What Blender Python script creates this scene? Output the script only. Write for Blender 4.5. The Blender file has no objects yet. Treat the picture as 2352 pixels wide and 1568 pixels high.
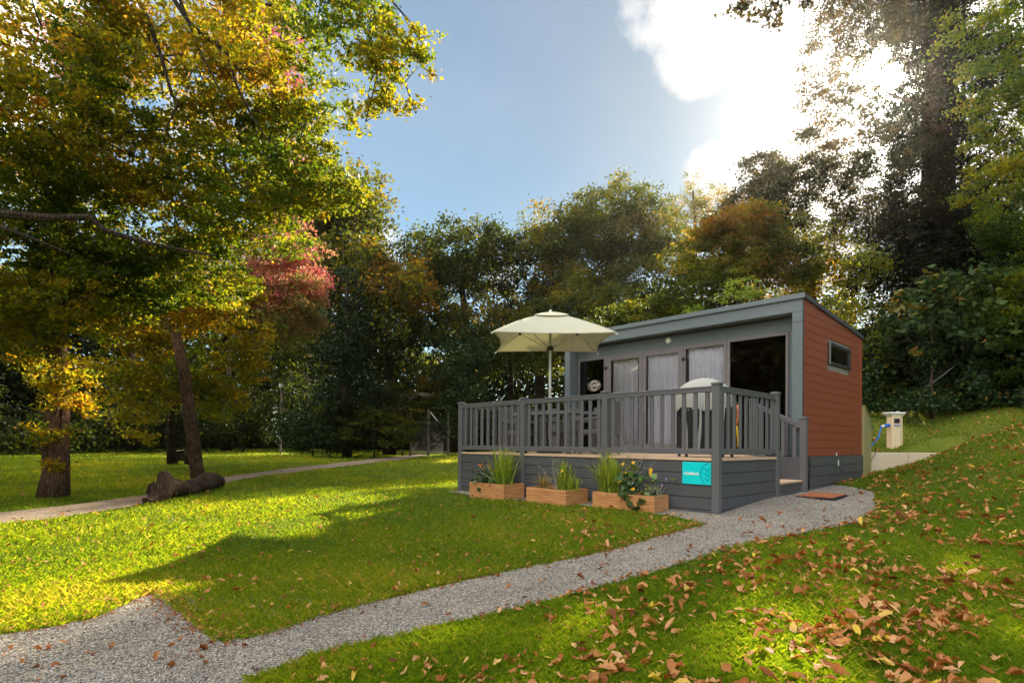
import bpy, math, random
import numpy as np
from mathutils import Vector, Matrix, noise as mnoise
R = math.radians
rng = np.random.default_rng(7)
random.seed(7)
SC = bpy.context.scene
COL = SC.collection

# ------------------------------------------------------------------ camera
FPX = 1286.7            # focal length in the photo's own 2352 px wide frame
PITCH, ROLL, PPY, YAW = .0076, .0075, 1008.4, -.8162
CAM = np.array([3.9711, -7.9632, 1.0609])
_fw = np.array([math.sin(YAW), math.cos(YAW), 0]); _rt = np.array([math.cos(YAW), -math.sin(YAW), 0]); _up = np.array([0, 0, 1.])
FW = _fw*math.cos(PITCH) + _up*math.sin(PITCH); _u2 = -_fw*math.sin(PITCH) + _up*math.cos(PITCH)
RT = _rt*math.cos(ROLL) + _u2*math.sin(ROLL); UP = -_rt*math.sin(ROLL) + _u2*math.cos(ROLL)
def ray(px, py): return FW + RT*(px-1176)/FPX + UP*(PPY-py)/FPX
def at(px, py, d): return CAM + ray(px, py)*d            # a survey point: bearing and distance from the tripod
cd = bpy.data.cameras.new('camera'); cam = bpy.data.objects.new('camera', cd); COL.objects.link(cam)
cd.sensor_width = 36; cd.lens = 36*FPX/2352; cd.shift_y = (PPY-784)/2352
cd.clip_start = .05; cd.clip_end = 2000
cam.matrix_world = Matrix(((RT[0], UP[0], -FW[0], CAM[0]), (RT[1], UP[1], -FW[1], CAM[1]), (RT[2], UP[2], -FW[2], CAM[2]), (0, 0, 0, 1)))
SC.camera = cam

# ------------------------------------------------------------------ sun, sky, exposure
SUND = ray(2052, 178); SUND = SUND/np.linalg.norm(SUND)
sun_el = math.asin(SUND[2]); sun_az = math.atan2(SUND[0], SUND[1])
sl = bpy.data.lights.new('sun', 'SUN'); sl.energy = 5.0; sl.angle = R(.5); sl.color = (1, .84, .60)
so = bpy.data.objects.new('sun', sl); COL.objects.link(so)
so.rotation_euler = Vector(-SUND).to_track_quat('-Z', 'Y').to_euler()
SC.view_settings.view_transform = 'Standard'; SC.view_settings.look = 'None'
SC.view_settings.exposure = 1.45; SC.view_settings.gamma = 1
SC.cycles.max_bounces = 8; SC.cycles.transparent_max_bounces = 8; SC.cycles.transmission_bounces = 6
SC.cycles.sample_clamp_indirect = 6; SC.cycles.use_denoising = True

W = bpy.data.worlds.new('World'); SC.world = W; W.use_nodes = True
wt = W.node_tree; wt.nodes.clear()
def N(t, typ, **kw):
    n = t.nodes.new(typ)
    for k, v in kw.items():
        if k.startswith('i_'): n.inputs[k[2:]].default_value = v
        else: setattr(n, k, v)
    return n
def L(t, a, b): t.links.new(a, b)
def MA(t, op, a, b=None, c=None, clamp=False):
    n = t.nodes.new('ShaderNodeMath'); n.operation = op; n.use_clamp = clamp
    for i, x in enumerate((a, b, c)):
        if x is None: continue
        if isinstance(x, (int, float)): n.inputs[i].default_value = x
        else: t.links.new(x, n.inputs[i])
    return n.outputs[0]
sky = N(wt, 'ShaderNodeTexSky', sky_type='NISHITA', sun_disc=False, sun_elevation=sun_el, sun_rotation=sun_az, altitude=50, air_density=1.0, dust_density=.35, ozone_density=1.0)
bg = N(wt, 'ShaderNodeBackground', i_Strength=.062)
out = N(wt, 'ShaderNodeOutputWorld')
tc = N(wt, 'ShaderNodeTexCoord')
def dotn(v):
    n = wt.nodes.new('ShaderNodeVectorMath'); n.operation = 'DOT_PRODUCT'
    L(wt, nrm.outputs[0], n.inputs[0]); n.inputs[1].default_value = tuple(v); return n.outputs['Value']
nrm = wt.nodes.new('ShaderNodeVectorMath'); nrm.operation = 'NORMALIZE'; L(wt, tc.outputs['Generated'], nrm.inputs[0])
def smooth(x, a, b):
    n = wt.nodes.new('ShaderNodeMapRange'); n.interpolation_type = 'SMOOTHSTEP'
    L(wt, x, n.inputs[0]); n.inputs[1].default_value = a; n.inputs[2].default_value = b; return n.outputs[0]
bias = None
for (px, py, r) in ((1640, 20, 5.5), (1500, 10, 4.5), (1800, 10, 5), (1720, 30, 5), (1600, 110, 4.5), (1790, 370, 4.5), (1640, 400, 3.5), (1860, 470, 5), (1950, 300, 5), (895, 560, 2.6), (880, 600, 2.4), (1150, 620, 2.6),
                    (2300, 300, 12), (3300, 100, 16)):
    d = ray(px, py); d /= np.linalg.norm(d)
    s = smooth(dotn(d), math.cos(R(r*1.3)), math.cos(R(r*.1)))
    bias = s if bias is None else MA(wt, 'MAXIMUM', bias, s)
nz = N(wt, 'ShaderNodeTexNoise', i_Scale=7.0, i_Detail=9.0, i_Roughness=.6); L(wt, nrm.outputs[0], nz.inputs['Vector'])
nz2 = N(wt, 'ShaderNodeTexNoise', i_Scale=2.2, i_Detail=4.0); L(wt, nrm.outputs[0], nz2.inputs['Vector'])
cm = MA(wt, 'ADD', MA(wt, 'MULTIPLY', bias, .50), MA(wt, 'MULTIPLY', nz.outputs['Fac'], .92))
back = dotn((-.25, -.75, .62)); back = smooth(back, -.05, .75)   # unseen bright cloud added behind the camera to fill the cabin and deck front
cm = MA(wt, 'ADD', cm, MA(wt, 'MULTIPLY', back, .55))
cm = smooth(cm, .72, 1.0)
cirrus = MA(wt, 'MULTIPLY', smooth(nz2.outputs['Fac'], .3, .8), .13)
cm = MA(wt, 'MAXIMUM', cm, cirrus)
sd = MA(wt, 'MAXIMUM', dotn(SUND), 0.0)
glow = MA(wt, 'ADD', MA(wt, 'MULTIPLY', MA(wt, 'POWER', sd, 12), .5), MA(wt, 'MULTIPLY', MA(wt, 'POWER', sd, 140), 9.0))
disc = MA(wt, 'MULTIPLY', MA(wt, 'ADD', MA(wt, 'MULTIPLY', MA(wt, 'POWER', sd, 6500), 1500.0), MA(wt, 'MULTIPLY', MA(wt, 'POWER', sd, 900), 70.0)), 1.0)
skyk = MA(wt, 'SUBTRACT', 1.0, MA(wt, 'MULTIPLY', MA(wt, 'POWER', sd, 2.5), .62))     # sky colour dimmed toward the sun to hold its glare down
mixc = N(wt, 'ShaderNodeMix', data_type='RGBA')
L(wt, cm, mixc.inputs['Factor']); hs_ = N(wt, 'ShaderNodeHueSaturation', i_Saturation=.98, i_Value=1.30); L(wt, sky.outputs[0], hs_.inputs['Color']); dk_ = wt.nodes.new('ShaderNodeVectorMath'); dk_.operation = 'SCALE'; tn_ = wt.nodes.new('ShaderNodeVectorMath'); tn_.operation = 'MULTIPLY'; tn_.inputs[1].default_value = (.93, 1.06, 1.0); L(wt, hs_.outputs[0], tn_.inputs[0]); L(wt, tn_.outputs[0], dk_.inputs[0]); L(wt, skyk, dk_.inputs['Scale']); L(wt, dk_.outputs[0], mixc.inputs['A']); mixc.inputs['B'].default_value = (6.4, 6.3, 6.1, 1)
def addc(col, fac, tint):
    vm = wt.nodes.new('ShaderNodeVectorMath'); vm.operation = 'SCALE'; vm.inputs[0].default_value = tint; L(wt, fac, vm.inputs['Scale'])
    va = wt.nodes.new('ShaderNodeVectorMath'); va.operation = 'ADD'; L(wt, col, va.inputs[0]); L(wt, vm.outputs[0], va.inputs[1]); return va.outputs[0]
c = addc(mixc.outputs['Result'], glow, (1, .96, .88))
c = addc(c, MA(wt, 'MULTIPLY', back, cm), (14.4, 13.4, 12.3))      # extra warm brightness put into the added cloud as front fill
c = addc(c, disc, (1, .93, .8))
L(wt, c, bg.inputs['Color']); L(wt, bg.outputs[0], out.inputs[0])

# ------------------------------------------------------------------ helpers
def lin(r, g, b):
    f = lambda c: (c/255/12.92) if c/255 <= .04045 else ((c/255+.055)/1.055)**2.4
    return (f(r), f(g), f(b), 1)
def mat(name, col, rough=.6, spec=.4, metal=0, var=.12, vscale=4, bump=0, bscale=40, coat=0, sheen=0):
    m = bpy.data.materials.new(name); m.use_nodes = True; t = m.node_tree; p = t.nodes['Principled BSDF']
    p.inputs['Roughness'].default_value = rough; p.inputs['Specular IOR Level'].default_value = spec; p.inputs['Metallic'].default_value = metal
    co = N(t, 'ShaderNodeTexCoord')
    n = N(t, 'ShaderNodeTexNoise', i_Scale=vscale, i_Detail=5.0, i_Roughness=.6); L(t, co.outputs['Object'], n.inputs['Vector'])
    mr = N(t, 'ShaderNodeMapRange'); L(t, n.outputs['Fac'], mr.inputs[0]); mr.inputs[1].default_value = .25; mr.inputs[2].default_value = .75
    mr.inputs[3].default_value = 1-var; mr.inputs[4].default_value = 1+var
    vm = t.nodes.new('ShaderNodeVectorMath'); vm.operation = 'SCALE'; vm.inputs[0].default_value = col[:3]; L(t, mr.outputs[0], vm.inputs['Scale'])
    L(t, vm.outputs[0], p.inputs['Base Color'])
    if coat: p.inputs['Coat Weight'].default_value = coat
    if sheen: p.inputs['Sheen Weight'].default_value = sheen
    n3 = N(t, 'ShaderNodeTexNoise', i_Scale=vscale*3, i_Detail=6.0); L(t, co.outputs['Object'], n3.inputs['Vector'])
    L(t, MA(t, 'MULTIPLY_ADD', n3.outputs['Fac'], .25, rough-.12, clamp=True), p.inputs['Roughness'])
    if bump:
        b = N(t, 'ShaderNodeBump', i_Strength=bump, i_Distance=.01); n2 = N(t, 'ShaderNodeTexNoise', i_Scale=bscale, i_Detail=6.0)
        L(t, co.outputs['Object'], n2.inputs['Vector']); L(t, n2.outputs['Fac'], b.inputs['Height']); L(t, b.outputs[0], p.inputs['Normal'])
    return m
def leafmat(name, stops, trans=.5, rough=.45, tboost=1.25, spec=.25, tint=(1.1, 1, .55), refl=1.0):
    """leaf-coloured by the face attribute v; diffuse + translucent, real leaves are both"""
    m = bpy.data.materials.new(name); m.use_nodes = True; t = m.node_tree
    p = t.nodes['Principled BSDF']; o = t.nodes['Material Output']
    a = N(t, 'ShaderNodeAttribute', attribute_name='v'); r = N(t, 'ShaderNodeValToRGB'); L(t, a.outputs['Fac'], r.inputs[0])
    e = r.color_ramp.elements
    while len(e) < len(stops): e.new(.5)
    for i, (pos, c) in enumerate(stops): e[i].position = pos; e[i].color = c
    rs_ = t.nodes.new('ShaderNodeVectorMath'); rs_.operation = 'SCALE'; rs_.inputs['Scale'].default_value = refl; L(t, r.outputs[0], rs_.inputs[0])
    L(t, rs_.outputs[0], p.inputs['Base Color']); p.inputs['Roughness'].default_value = rough; p.inputs['Specular IOR Level'].default_value = spec
    tr = N(t, 'ShaderNodeBsdfTranslucent')
    sc = t.nodes.new('ShaderNodeVectorMath'); sc.operation = 'MULTIPLY'; L(t, r.outputs[0], sc.inputs[0]); sc.inputs[1].default_value = tuple(tboost*k for k in tint)
    L(t, sc.outputs[0], tr.inputs['Color'])
    mx = N(t, 'ShaderNodeMixShader', i_Fac=trans); L(t, p.outputs[0], mx.inputs[1]); L(t, tr.outputs[0], mx.inputs[2]); L(t, mx.outputs[0], o.inputs[0])
    return m

class MB:
    def __init__(s): s.v = []; s.f = []
    def add(s, vs, fs):
        o = len(s.v); s.v += [tuple(float(c) for c in x) for x in vs]; s.f += [tuple(i+o for i in f) for f in fs]; return s
    def box(s, x0, x1, y0, y1, z0, z1, M=None, bev=0):
        if bev:
            b = min(bev, (x1-x0)*.45, (y1-y0)*.45, (z1-z0)*.45)
            vs = []
            for z, i in ((z0, b), (z0+b, 0), (z1-b, 0), (z1, b)):
                a0, a1, c0, c1 = x0+i, x1-i, y0+i, y1-i
                if i: vs += [(a0+0, c0, z), (a1, c0, z), (a1, c0, z), (a1, c1, z), (a1, c1, z), (a0, c1, z), (a0, c1, z), (a0, c0, z)]
                else: vs += [(x0+b, y0, z), (x1-b, y0, z), (x1, y0+b, z), (x1, y1-b, z), (x1-b, y1, z), (x0+b, y1, z), (x0, y1-b, z), (x0, y0+b, z)]
            fs = [tuple(range(7, -1, -1)), tuple(range(24, 32))]
            for k in range(3):
                for j in range(8): fs.append((k*8+j, k*8+(j+1) % 8, k*8+8+(j+1) % 8, k*8+8+j))
        else:
            vs = [(x0, y0, z0), (x1, y0, z0), (x1, y1, z0), (x0, y1, z0), (x0, y0, z1), (x1, y0, z1), (x1, y1, z1), (x0, y1, z1)]
            fs = [(3, 2, 1, 0), (4, 5, 6, 7), (0, 1, 5, 4), (1, 2, 6, 5), (2, 3, 7, 6), (3, 0, 4, 7)]
        if M is not None: vs = [M @ Vector(v) for v in vs]
        return s.add(vs, fs)
    def beam(s, a, b, w, h, up=(0, 0, 1), bev=0):
        a, b = Vector(a), Vector(b); d = b-a; l = d.length; d.normalize(); u = Vector(up); sd = d.cross(u).normalized(); u = sd.cross(d)
        M = Matrix(((d.x, sd.x, u.x, a.x), (d.y, sd.y, u.y, a.y), (d.z, sd.z, u.z, a.z), (0, 0, 0, 1)))
        return s.box(0, l, -w/2, w/2, -h/2, h/2, M, bev)
    def tube(s, pts, rad, n=8, cap=True):
        pts = [Vector(p) for p in pts]; k = len(pts)
        if not hasattr(rad, '__len__'): rad = [rad]*k
        vs = []; ref = Vector((.31, .27, .91))
        for i, p in enumerate(pts):
            d = (pts[min(i+1, k-1)]-pts[max(i-1, 0)]).normalized()
            a = d.cross(ref)
            if a.length < 1e-3: a = d.cross(Vector((1, 0, 0)))
            a.normalize(); b = d.cross(a)
            for j in range(n):
                t = 2*math.pi*j/n; vs.append(p+(a*math.cos(t)+b*math.sin(t))*rad[i])
        fs = [(i*n+j, i*n+(j+1) % n, (i+1)*n+(j+1) % n, (i+1)*n+j) for i in range(k-1) for j in range(n)]
        if cap: fs += [tuple(range(n-1, -1, -1)), tuple(range((k-1)*n, k*n))]
        return s.add(vs, fs)
    def lathe(s, prof, c=(0, 0, 0), n=16):
        vs = [(c[0]+r*math.cos(2*math.pi*j/n), c[1]+r*math.sin(2*math.pi*j/n), c[2]+z) for r, z in prof for j in range(n)]
        k = len(prof)
        return s.add(vs, [(i*n+j, i*n+(j+1) % n, (i+1)*n+(j+1) % n, (i+1)*n+j) for i in range(k-1) for j in range(n)] + [tuple(range(n-1, -1, -1)), tuple(range((k-1)*n, k*n))])
    def prism(s, poly, o, u, v, t):
        """flat outline poly (list of 2D) in the plane o,u,v, given thickness vector t"""
        o, u, v, t = map(Vector, (o, u, v, t)); n = len(poly)
        vs = [o+u*a+v*b for a, b in poly]; vs += [x+t for x in vs]
        return s.add(vs, [tuple(range(n-1, -1, -1)), tuple(range(n, 2*n))] + [(i, (i+1) % n, n+(i+1) % n, n+i) for i in range(n)])
    def build(s, name, m, parent=None, smooth=False):
        me = bpy.data.meshes.new(name); me.from_pydata(s.v, [], s.f); me.validate()
        return link(name, me, m, parent, smooth)
def link(name, me, m, parent=None, smooth=False):
    for x in (m if isinstance(m, (list, tuple)) else [m]):
        if x is not None: me.materials.append(x)
    if smooth: me.polygons.foreach_set('use_smooth', [True]*len(me.polygons))
    o = bpy.data.objects.new(name, me); COL.objects.link(o)
    if parent is not None: o.parent = parent; o.matrix_parent_inverse = parent.matrix_basis.inverted()
    return o
def tag(o, label=None, cat=None, group=None, kind=None):
    for k, v in (('label', label), ('category', cat), ('group', group), ('kind', kind)):
        if v: o[k] = v
    return o
def thing(name, label, cat, loc=(0, 0, 0), group=None):
    o = bpy.data.objects.new(name, None); COL.objects.link(o); o.location = tuple(float(c) for c in loc); o.empty_display_size = .1
    return tag(o, label, cat, group)
def npmesh(name, V, F, v=None, m=None, parent=None, smooth=False):
    """V (n,3), F (k,c) constant corner count; v = face attribute"""
    me = bpy.data.meshes.new(name); n, k, c = len(V), len(F), F.shape[1]
    me.vertices.add(n); me.vertices.foreach_set('co', np.ascontiguousarray(V, dtype=np.float32).ravel())
    me.loops.add(k*c); me.loops.foreach_set('vertex_index', np.ascontiguousarray(F, dtype=np.int32).ravel())
    me.polygons.add(k); me.polygons.foreach_set('loop_start', np.arange(0, k*c, c, dtype=np.int32))
    me.update(calc_edges=True)
    if v is not None:
        a = me.attributes.new('v', 'FLOAT', 'FACE'); a.data.foreach_set('value', np.clip(v, 0, 1).astype(np.float32))
    return link(name, me, m, parent, smooth)
def unit(a): return a/np.maximum(np.linalg.norm(a, axis=1, keepdims=True), 1e-9)
def leafarrays(P, S, v, aspect=.6, droop=.25, flat=.0):
    """rhombic folded leaves around points P"""
    n = len(P); a = rng.normal(size=(n, 3)); a[:, 2] -= droop; a[:, 2] *= (1-flat); a = unit(a)
    b = unit(np.cross(a, rng.normal(size=(n, 3))+np.array([0, 0, flat*3]))); c = np.cross(a, b)
    s = S[:, None]; q = rng.uniform(.05, .3, (n, 1))
    V = np.empty((n, 4, 3))
    V[:, 0] = P-a*s*.5; V[:, 1] = P+b*s*aspect*.5+c*s*q-a*s*.05; V[:, 2] = P+a*s*.5; V[:, 3] = P-b*s*aspect*.5+c*s*q-a*s*.05
    F = np.arange(n*4).reshape(n, 4)
    return V.reshape(-1, 3), F, v

# ------------------------------------------------------------------ ground shape
def P2(d, X): return (CAM[0]+_fw[0]*d+_rt[0]*X, CAM[1]+_fw[1]*d+_rt[1]*X)
ctl = [(0, 0, .01), (0, 2.2, .15), (0, 3.6, .21), (0, 7.1, .30), (-.25, 8.3, .37), (.6, 9.2, .42), (-6.2, 0, -.05), (-3, 0, -.02), (-6.2, 4, .02), (-3, 7.5, .25), (-6, 8, .3),
       (1.4, -7, -.42), (1.37, -5.5, -.36), (.56, -4.75, -.32), (1.5, -1.35, -.05), (1.4, 3.5, .13), (-5.9, -7.4, -.24), (-9.9, -7, -.04), (-.9, -6.8, -.42), (-2.8, -6.8, -.42), (-4, -4.6, -.33), (-3, -2.6, -.16), (-6.2, -3, -.14), (-.2, -2.5, -.14), (-.4, -.9, -.03), (-6.2, -1, -.06), (-3.1, -1, -.05)]
for d, X, z in ((0, 0, -.46), (-4, 0, -.5), (3, 3, -.25), (6, 5.2, .10), (9, 8, .75), (12, 10.6, 1.35), (13.5, 10.4, .95), (15.5, 13.4, 1.95), (17, 14.6, 2.25), (18, 9, 1.55), (22, 14, 3.2), (25, 20, 4.2), (12, 16, 2.4), (18, 20, 3.4), (24, 0, .4), (30, -4, .42), (20, -12, .25), (30, -14, .32), (14, -14, .0), (40, -12, .45),
                (40, 10, 1.0), (60, -20, .9), (60, 20, 1.5), (0, -12, -.4), (0, 12, .9), (60, -60, .5), (0, -30, -.3), (-20, 0, 0), (20, -40, .3), (60, 60, 5), (10, 40, 5), (-15, 30, 3)):
    x, y = P2(d, X); ctl.append((x, y, z))
ctl = np.array(ctl)
def _tps(r2): return np.where(r2 > 1e-9, .5*r2*np.log(np.maximum(r2, 1e-9)), 0)
_n = len(ctl); _A = np.zeros((_n+3, _n+3))
_d2 = ((ctl[:, None, :2]-ctl[None, :, :2])**2).sum(2); _A[:_n, :_n] = _tps(_d2)+np.eye(_n)*.25
_A[:_n, _n] = 1; _A[:_n, _n+1:] = ctl[:, :2]; _A[_n:, :_n] = _A[:_n, _n:].T
_w = np.linalg.solve(_A, np.concatenate([ctl[:, 2], [0, 0, 0]]))
WA, WB = np.array([-.25, 8.43]), np.array([1.2, 9.97])      # retaining wall line
_wd = (WB-WA)/np.linalg.norm(WB-WA); _wn = np.array([-_wd[1], _wd[0]])
def ss(x, a, b): t = np.clip((x-a)/(b-a), 0, 1); return t*t*(3-2*t)
def gz(x, y):
    x = np.atleast_1d(np.asarray(x, float)); y = np.atleast_1d(np.asarray(y, float)); sh = x.shape; x = x.ravel(); y = y.ravel()
    out_ = np.zeros(len(x))
    for i in range(0, len(x), 20000):
        xx, yy = x[i:i+20000], y[i:i+20000]
        d2 = (xx[:, None]-ctl[None, :, 0])**2+(yy[:, None]-ctl[None, :, 1])**2
        out_[i:i+20000] = _tps(d2)@_w[:_n]+_w[_n]+_w[_n+1]*xx+_w[_n+2]*yy
    s = (x-WA[0])*_wd[0]+(y-WA[1])*_wd[1]; t = (x-WA[0])*_wn[0]+(y-WA[1])*_wn[1]
    out_ += .5*ss(t, .04, .22)*(1-ss(s, 1.6, 3.2))*ss(s, -9, -4)*(1-ss(t, 2, 7))
    dd = (x-CAM[0])*_fw[0]+(y-CAM[1])*_fw[1]; lat = (x-CAM[0])*_rt[0]+(y-CAM[1])*_rt[1]
    r = np.hypot(x-CAM[0], y-CAM[1])
    out_ += ss(r, 52, 80)*6
    out_ += .012*np.sin(x*1.7+y*.6)*np.sin(y*1.3-x*.4)
    return out_.reshape(sh)
def g1(x, y): return float(gz([x], [y])[0])
def hit(px, py):
    """where a surveyed bearing meets the ground"""
    d = ray(px, py); t0 = 1.
    ts = np.concatenate([np.linspace(1.2, 20, 500), np.linspace(20, 90, 700)])
    P = CAM[None]+d[None]*ts[:, None]; h = P[:, 2]-gz(P[:, 0], P[:, 1]); i = np.argmax(h < 0)
    if h[i] >= 0: i = len(ts)-1
    a = h[i-1]/(h[i-1]-h[i]) if i else 0
    return P[i-1]*(1-a)+P[i]*a

# ------------------------------------------------------------------ materials
def groundmat(name, c1, c2, c3, scale, bump, dist=.02):
    m = bpy.data.materials.new(name); m.use_nodes = True; t = m.node_tree; p = t.nodes['Principled BSDF']; p.inputs['Roughness'].default_value = .9; p.inputs['Specular IOR Level'].default_value = .15
    co = N(t, 'ShaderNodeTexCoord')
    n = N(t, 'ShaderNodeTexNoise', i_Scale=scale, i_Detail=8.0, i_Roughness=.7); L(t, co.outputs['Object'], n.inputs['Vector'])
    r = N(t, 'ShaderNodeValToRGB'); L(t, n.outputs['Fac'], r.inputs[0]); r.color_ramp.elements[0].position = .3; r.color_ramp.elements[1].position = .7
    r.color_ramp.elements[0].color = c1; r.color_ramp.elements[1].color = c2
    n2 = N(t, 'ShaderNodeTexNoise', i_Scale=.45, i_Detail=5.0); L(t, co.outputs['Object'], n2.inputs['Vector'])
    mr = N(t, 'ShaderNodeMapRange'); L(t, n2.outputs['Fac'], mr.inputs[0]); mr.inputs[1].default_value = .42; mr.inputs[2].default_value = .68
    mx = N(t, 'ShaderNodeMix', data_type='RGBA'); L(t, mr.outputs[0], mx.inputs['Factor']); L(t, r.outputs[0], mx.inputs['A']); mx.inputs['B'].default_value = c3
    L(t, mx.outputs['Result'], p.inputs['Base Color'])
    b = N(t, 'ShaderNodeBump', i_Strength=bump, i_Distance=dist); L(t, n.outputs['Fac'], b.inputs['Height']); L(t, b.outputs[0], p.inputs['Normal'])
    return m
M_LAWN = groundmat('lawn', (.045, .065, .008, 1), (.12, .16, .014, 1), (.13, .14, .02, 1), 30, .8)
def gravelmat():
    m = bpy.data.materials.new('gravel'); m.use_nodes = True; t = m.node_tree; p = t.nodes['Principled BSDF']; p.inputs['Roughness'].default_value = .85; p.inputs['Specular IOR Level'].default_value = .3
    co = N(t, 'ShaderNodeTexCoord')
    v = N(t, 'ShaderNodeTexVoronoi', i_Scale=75.0, i_Randomness=1.0); L(t, co.outputs['Object'], v.inputs['Vector'])
    sp = N(t, 'ShaderNodeSeparateColor'); L(t, v.outputs['Color'], sp.inputs[0])
    r = N(t, 'ShaderNodeValToRGB'); L(t, sp.outputs[0], r.inputs[0]); e = r.color_ramp.elements
    for _ in range(3): e.new(.5)
    for i, (q, c) in enumerate(((0, (.11, .10, .085, 1)), (.3, (.26, .235, .195, 1)), (.6, (.38, .345, .29, 1)), (.85, (.54, .50, .43, 1)), (1, (.22, .15, .10, 1)))): e[i].position = q; e[i].color = c
    dk = N(t, 'ShaderNodeMapRange'); L(t, v.outputs['Distance'], dk.inputs[0]); dk.inputs[1].default_value = .35; dk.inputs[2].default_value = .75; dk.inputs[3].default_value = 1; dk.inputs[4].default_value = .45
    n = N(t, 'ShaderNodeTexNoise', i_Scale=1.6, i_Detail=6.0); L(t, co.outputs['Object'], n.inputs['Vector'])
    dn = N(t, 'ShaderNodeMapRange'); L(t, n.outputs['Fac'], dn.inputs[0]); dn.inputs[1].default_value = .3; dn.inputs[2].default_value = .7; dn.inputs[3].default_value = .8; dn.inputs[4].default_value = 1.12
    s = t.nodes.new('ShaderNodeVectorMath'); s.operation = 'SCALE'; L(t, r.outputs[0], s.inputs[0]); L(t, MA(t, 'MULTIPLY', dk.outputs[0], dn.outputs[0]), s.inputs['Scale'])
    L(t, s.outputs[0], p.inputs['Base Color'])
    b = N(t, 'ShaderNodeBump', i_Strength=1.0, i_Distance=.012, invert=True); L(t, v.outputs['Distance'], b.inputs['Height']); L(t, b.outputs[0], p.inputs['Normal'])
    return m
M_GRAVEL = gravelmat()
M_DECKP = mat('grey_plastic', lin(94, 94, 98), .33, .5, var=.05, vscale=2)
M_SKIRT = mat('skirting_plastic', lin(76, 77, 81), .5, .45, var=.07, vscale=1.5, bump=.06, bscale=120)
M_TAN = mat('tan_decking', lin(196, 168, 140), .7, .3, var=.08, vscale=6, bump=.15)
M_CABIN = mat('slate_panel', lin(95, 106, 111), .38, .5, var=.05, vscale=1.2)
M_CABIND = mat('slate_dark', lin(44, 46, 48), .5, .4)
M_FRAME = mat('window_frame', lin(108, 103, 106), .45, .5, var=.05)
M_ROOF = mat('roof_membrane', lin(66, 68, 72), .5, .4, var=.08)
def cladmat():
    m = mat('red_cladding', lin(136, 69, 44), .55, .35, var=.10, vscale=3); t = m.node_tree; p = t.nodes['Principled BSDF']
    co = N(t, 'ShaderNodeTexCoord'); mp = N(t, 'ShaderNodeMapping'); mp.inputs['Scale'].default_value = (1, 1.5, 45); L(t, co.outputs['Object'], mp.inputs[0])
    n = N(t, 'ShaderNodeTexNoise', i_Scale=3.0, i_Detail=8.0, i_Roughness=.65); L(t, mp.outputs[0], n.inputs['Vector'])
    b = N(t, 'ShaderNodeBump', i_Strength=.35, i_Distance=.006); L(t, n.outputs['Fac'], b.inputs['Height']); L(t, b.outputs[0], p.inputs['Normal'])
    src = p.inputs['Base Color'].links[0].from_socket
    mr = N(t, 'ShaderNodeMapRange'); L(t, n.outputs['Fac'], mr.inputs[0]); mr.inputs[3].default_value = .78; mr.inputs[4].default_value = 1.2
    s = t.nodes.new('ShaderNodeVectorMath'); s.operation = 'SCALE'; L(t, src, s.inputs[0]); L(t, mr.outputs[0], s.inputs['Scale']); L(t, s.outputs[0], p.inputs['Base Color'])
    return m
M_RED = cladmat()
def glassmat(name, tint=.75, dark=0.0):
    m = bpy.data.materials.new(name); m.use_nodes = True; t = m.node_tree; t.nodes.clear()
    o = N(t, 'ShaderNodeOutputMaterial'); g = N(t, 'ShaderNodeBsdfGlossy', i_Roughness=.015); tr = N(t, 'ShaderNodeBsdfTransparent'); tr.inputs[0].default_value = (tint, tint, tint*1.02, 1)
    co = N(t, 'ShaderNodeTexCoord'); nn = N(t, 'ShaderNodeTexNoise', i_Scale=1.3, i_Detail=2.0); L(t, co.outputs['Object'], nn.inputs['Vector'])
    bb = N(t, 'ShaderNodeBump', i_Strength=.06, i_Distance=.02); L(t, nn.outputs['Fac'], bb.inputs['Height']); L(t, bb.outputs[0], g.inputs['Normal'])
    fr = N(t, 'ShaderNodeFresnel', i_IOR=1.5); mx = N(t, 'ShaderNodeMixShader')
    L(t, MA(t, 'MULTIPLY_ADD', fr.outputs[0], 1.25, .0, clamp=True), mx.inputs[0]); L(t, tr.outputs[0], mx.inputs[1]); L(t, g.outputs[0], mx.inputs[2]); L(t, mx.outputs[0], o.inputs[0])
    return m
M_GLASS = glassmat('window_glass', .98); M_GLASSD = glassmat('tinted_glass', .25)
M_METAL = mat('brushed_metal', (.55, .55, .56, 1), .3, .5, 1, var=.05)
M_BLACK = mat('black_plastic', (.02, .02, .022, 1), .5, .4)
M_WHITE = mat('white_plastic', (.75, .74, .70, 1), .45, .4, var=.05)
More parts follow.
